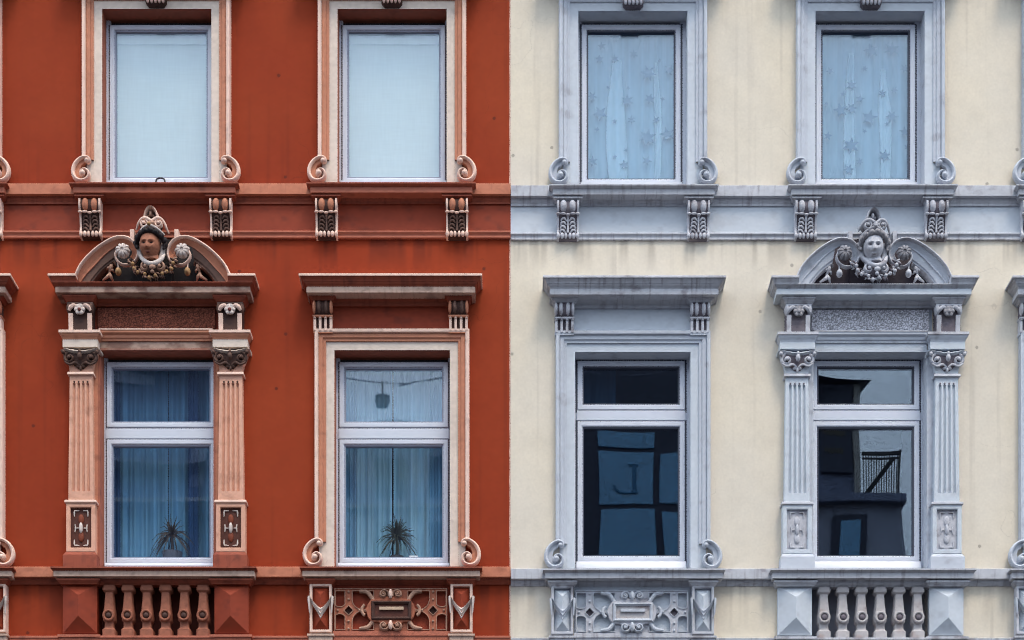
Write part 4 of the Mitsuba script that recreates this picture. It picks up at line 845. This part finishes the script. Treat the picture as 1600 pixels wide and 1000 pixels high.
# ================================================================ street and what the panes mirror
def st(key, mesh, m): put(key, mesh, m, smooth=False); labels[key] = {'label': key.replace('_', ' '), 'kind': 'structure'}
st('ground', bx(-150, 150, -150, 150, -.5, -.14), 'asphalt')
st('pavement', bx(-60, 60, -2.6, -.002, -.2, 0), 'slab_grey')
st('far_pavement', bx(-60, 60, -20.99, -16.4, -.2, 0), 'slab_grey')
YB = -21.0; K = (D + .165 + .165 - YB) / (D + .165)                   # mirror scale from the panes to the far side of the street
mx = lambda px: (px - 800) * S * (D + .165) / D * K
mz = lambda py: EYE + (HOR - py) * S * (D + .165) / D * K
def far(key, name, mesh, m): put(f'{key}__{name}', mesh, m, smooth=False)
k = 'corner_house'; tag(k, 'dark rendered house with roof terrace, seen mirrored in the rightmost lower window', 'house')
zter = mz(776); x_main, x_top = mx(1416), mx(1343)
far(k, 'wall', bx(mx(1150), x_main, YB - 9, YB, 0, zter - .12), 'opp_grey')
far(k, 'terrace_slab', bx(mx(1150) - .05, x_main + .08, YB - 9, YB + .25, zter - .18, zter), 'opp_dark')
far(k, 'top_storey', bx(mx(1150), x_top, YB - 9, YB - .05, zter, mz(598)), 'opp_dark')
far(k, 'top_pilaster', bx(mx(1331), x_top - .02, YB - .04, YB + .06, zter, mz(600)), 'opp_pale')
far(k, 'roof', TM([(mx(1150) - .2, YB + .45, mz(598)), (x_top + .2, YB + .45, mz(598)), (x_top + .1, YB - 9, mz(598) + .2), (mx(1150) - .2, YB + .45, mz(560)), (mx(1150) - .2, YB - 9, mz(540)), (mx(1283), YB - 4, mz(578))], [[0, 1, 2], [0, 1, 5], [0, 5, 3], [3, 5, 4], [1, 2, 5], [2, 4, 5]]), 'opp_black')
far(k, 'sign_board', bx(mx(1280), mx(1328), YB - .06, YB + .05, mz(738), mz(610)), 'opp_black')
for v, n_ in ((672, 7), (700, 6)):
    for j in range(n_): far(k, 'sign_stroke', bx(mx(1286 + j * 5), mx(1288.5 + j * 5), YB + .05, YB + .07, mz(v + 6 + (j % 3)), mz(v)), 'sign_gold')
far(k, 'door_frame', bx(mx(1297), mx(1352), YB - .02, YB + .10, mz(900), mz(808)), 'opp_black')
far(k, 'door_glass', bx(mx(1309), mx(1341), YB + .05, YB + .12, mz(898), mz(818)), 'opp_glass')
for j in range(14):
    x = mx(1346 + j * 4.6); far(k, 'baluster', bx(x - .011, x + .011, YB + .08, YB + .11, zter, mz(709)), 'metal_dark')
far(k, 'handrail', bx(mx(1344), mx(1409), YB + .06, YB + .13, mz(709), mz(704)), 'metal_dark')
far(k, 'handrail', bx(mx(1344), mx(1409), YB + .07, YB + .12, mz(716), mz(713.5)), 'metal_dark')
far(k, 'stair_string', tube([(mx(1350), YB - .2, zter + .05), (mx(1402), YB - .2, mz(708))], .055, 8), 'metal_dark')
far(k, 'end_post', bx(mx(1408), mx(1411), YB + .05, YB + .14, zter, mz(703)), 'metal_dark')
# tall dark front with the large shop-like glazing that the curtainless window mirrors
k = 'office_building'; tag(k, 'tall dark building with large blue glazing, seen mirrored in the curtainless lower window', 'building')
far(k, 'wall', bx(mx(902), mx(1105), YB - 1.2, YB - .06, 0, mz(520)), 'opp_black')
for (a, b, t, bb) in ((933, 1024, 669, 694), (932, 1024, 701, 788), (935, 1027, 796, 872), (1036, 1075, 705, 786), (1040, 1075, 800, 870)):
    far(k, 'window', bx(mx(a), mx(b), YB - .1, YB - .02, mz(bb), mz(t)), 'opp_glass')
jx = mx(990); far(k, 'letter_stroke', bx(jx - .05, jx + .05, YB - .02, YB, mz(770), mz(722)), 'opp_letter')
far(k, 'letter_hook', tube([(mx(955), YB - .01, mz(757)), (mx(960), YB - .01, mz(767)), (mx(972), YB - .01, mz(770)), (mx(996), YB - .01, mz(769))], .026, 6, 14), 'opp_letter')
far(k, 'letter_serif', bx(mx(980), mx(997), YB - .02, YB, mz(724), mz(721)), 'opp_letter')
# lower row to the left with a pale parapet; a taller block beyond
k = 'terraced_house'; tag(k, 'house with pale parapet and cornice band, seen mirrored in the second lower window', 'house')
far(k, 'wall', bx(-5.0, .5, YB - 8, YB, 0, mz(682)), 'opp_grey')
far(k, 'cornice_band', bx(-5.0, .5, YB, YB + .15, mz(797), mz(791)), 'opp_pale'); far(k, 'parapet', bx(-5.05, .55, YB - .1, YB + .2, mz(682), mz(672)), 'opp_pale'); far(k, 'sign_board', bx(mx(640), mx(676), YB, YB + .06, mz(812), mz(799)), 'opp_pale')
for v0, v1 in ((872, 818), (776, 712)):
    for j in range(3): far(k, 'window', bx(-4.2 + j * 1.25, -3.5 + j * 1.25, YB + .02, YB + .06, mz(v0), mz(v1)), 'opp_black')
k = 'apartment_block'; tag(k, 'tall grey apartment block, seen mirrored in the window under the red pediment', 'building')
far(k, 'wall', bx(-14, -5.1, YB - 9, YB, 0, mz(560)), 'opp_dark')
far(k, 'balcony_slab', bx(-12, -5.4, YB, YB + .9, mz(806), mz(800)), 'opp_pale')
far(k, 'balcony_slab', bx(-12, -6.4, YB, YB + .5, mz(732), mz(728)), 'opp_grey')
for a, b, t, bb in ((186, 238, 788, 799), (300, 326, 692, 760), (176, 240, 575, 596)): far(k, 'window', bx(mx(a), mx(b), YB + .01, YB + .05, mz(bb), mz(t)), 'opp_pale' if a == 186 else 'opp_grey')
far(k, 'roof', bx(-14.2, -4.9, YB - 9.2, YB + .3, mz(560), mz(556)), 'roof_tile')
# street lamp slung on wires over the middle of the street
YL = -9.0; KL = (D + .33 - YL) / (D + .165); lx = lambda px: (px - 800) * S * (D + .165) / D * KL; lz = lambda py: EYE + (HOR - py) * S * (D + .165) / D * KL
k = 'hanging_lamp'; tag(k, 'street lamp slung on wires over the street, seen mirrored in an upper pane', 'street lamp')
pr = [(0, lz(640)), (.11, lz(640)), (.14, lz(632)), (.16, lz(626)), (.10, lz(624)), (.10, lz(622)), (.15, lz(620)), (.09, lz(617)), (.02, lz(615)), (.02, lz(590)), (0, lz(590))]
m = trimesh.creation.revolve(np.array([(r * 0.8, z) for r, z in pr]), sections=24); m.apply_translation([lx(596), YL, 0]); far(k, 'body', m, 'opp_pale')
far(k, 'wire', tube([(-14, YL, lz(560)), (lx(535), YL, lz(589)), (lx(596), YL, lz(598)), (lx(640), YL, lz(597)), (lx(690), YL, lz(589)), (10, YL, lz(540))], .012, 6, 40), 'opp_dark')
for k_, t_ in {'red_house__sculpted_head': 'terracotta coloured carved head with black hair under a volute headdress', 'cream_house__sculpted_head': 'grey carved head with combed hair under a volute headdress',
               'red_house__pediment': 'curved broken pediment with pale rims and two ribbed rosettes', 'cream_house__pediment': 'grey curved broken pediment with two ribbed rosettes'}.items():
    if any(q_.startswith(k_) for q_ in scene): tag(k_, t_)
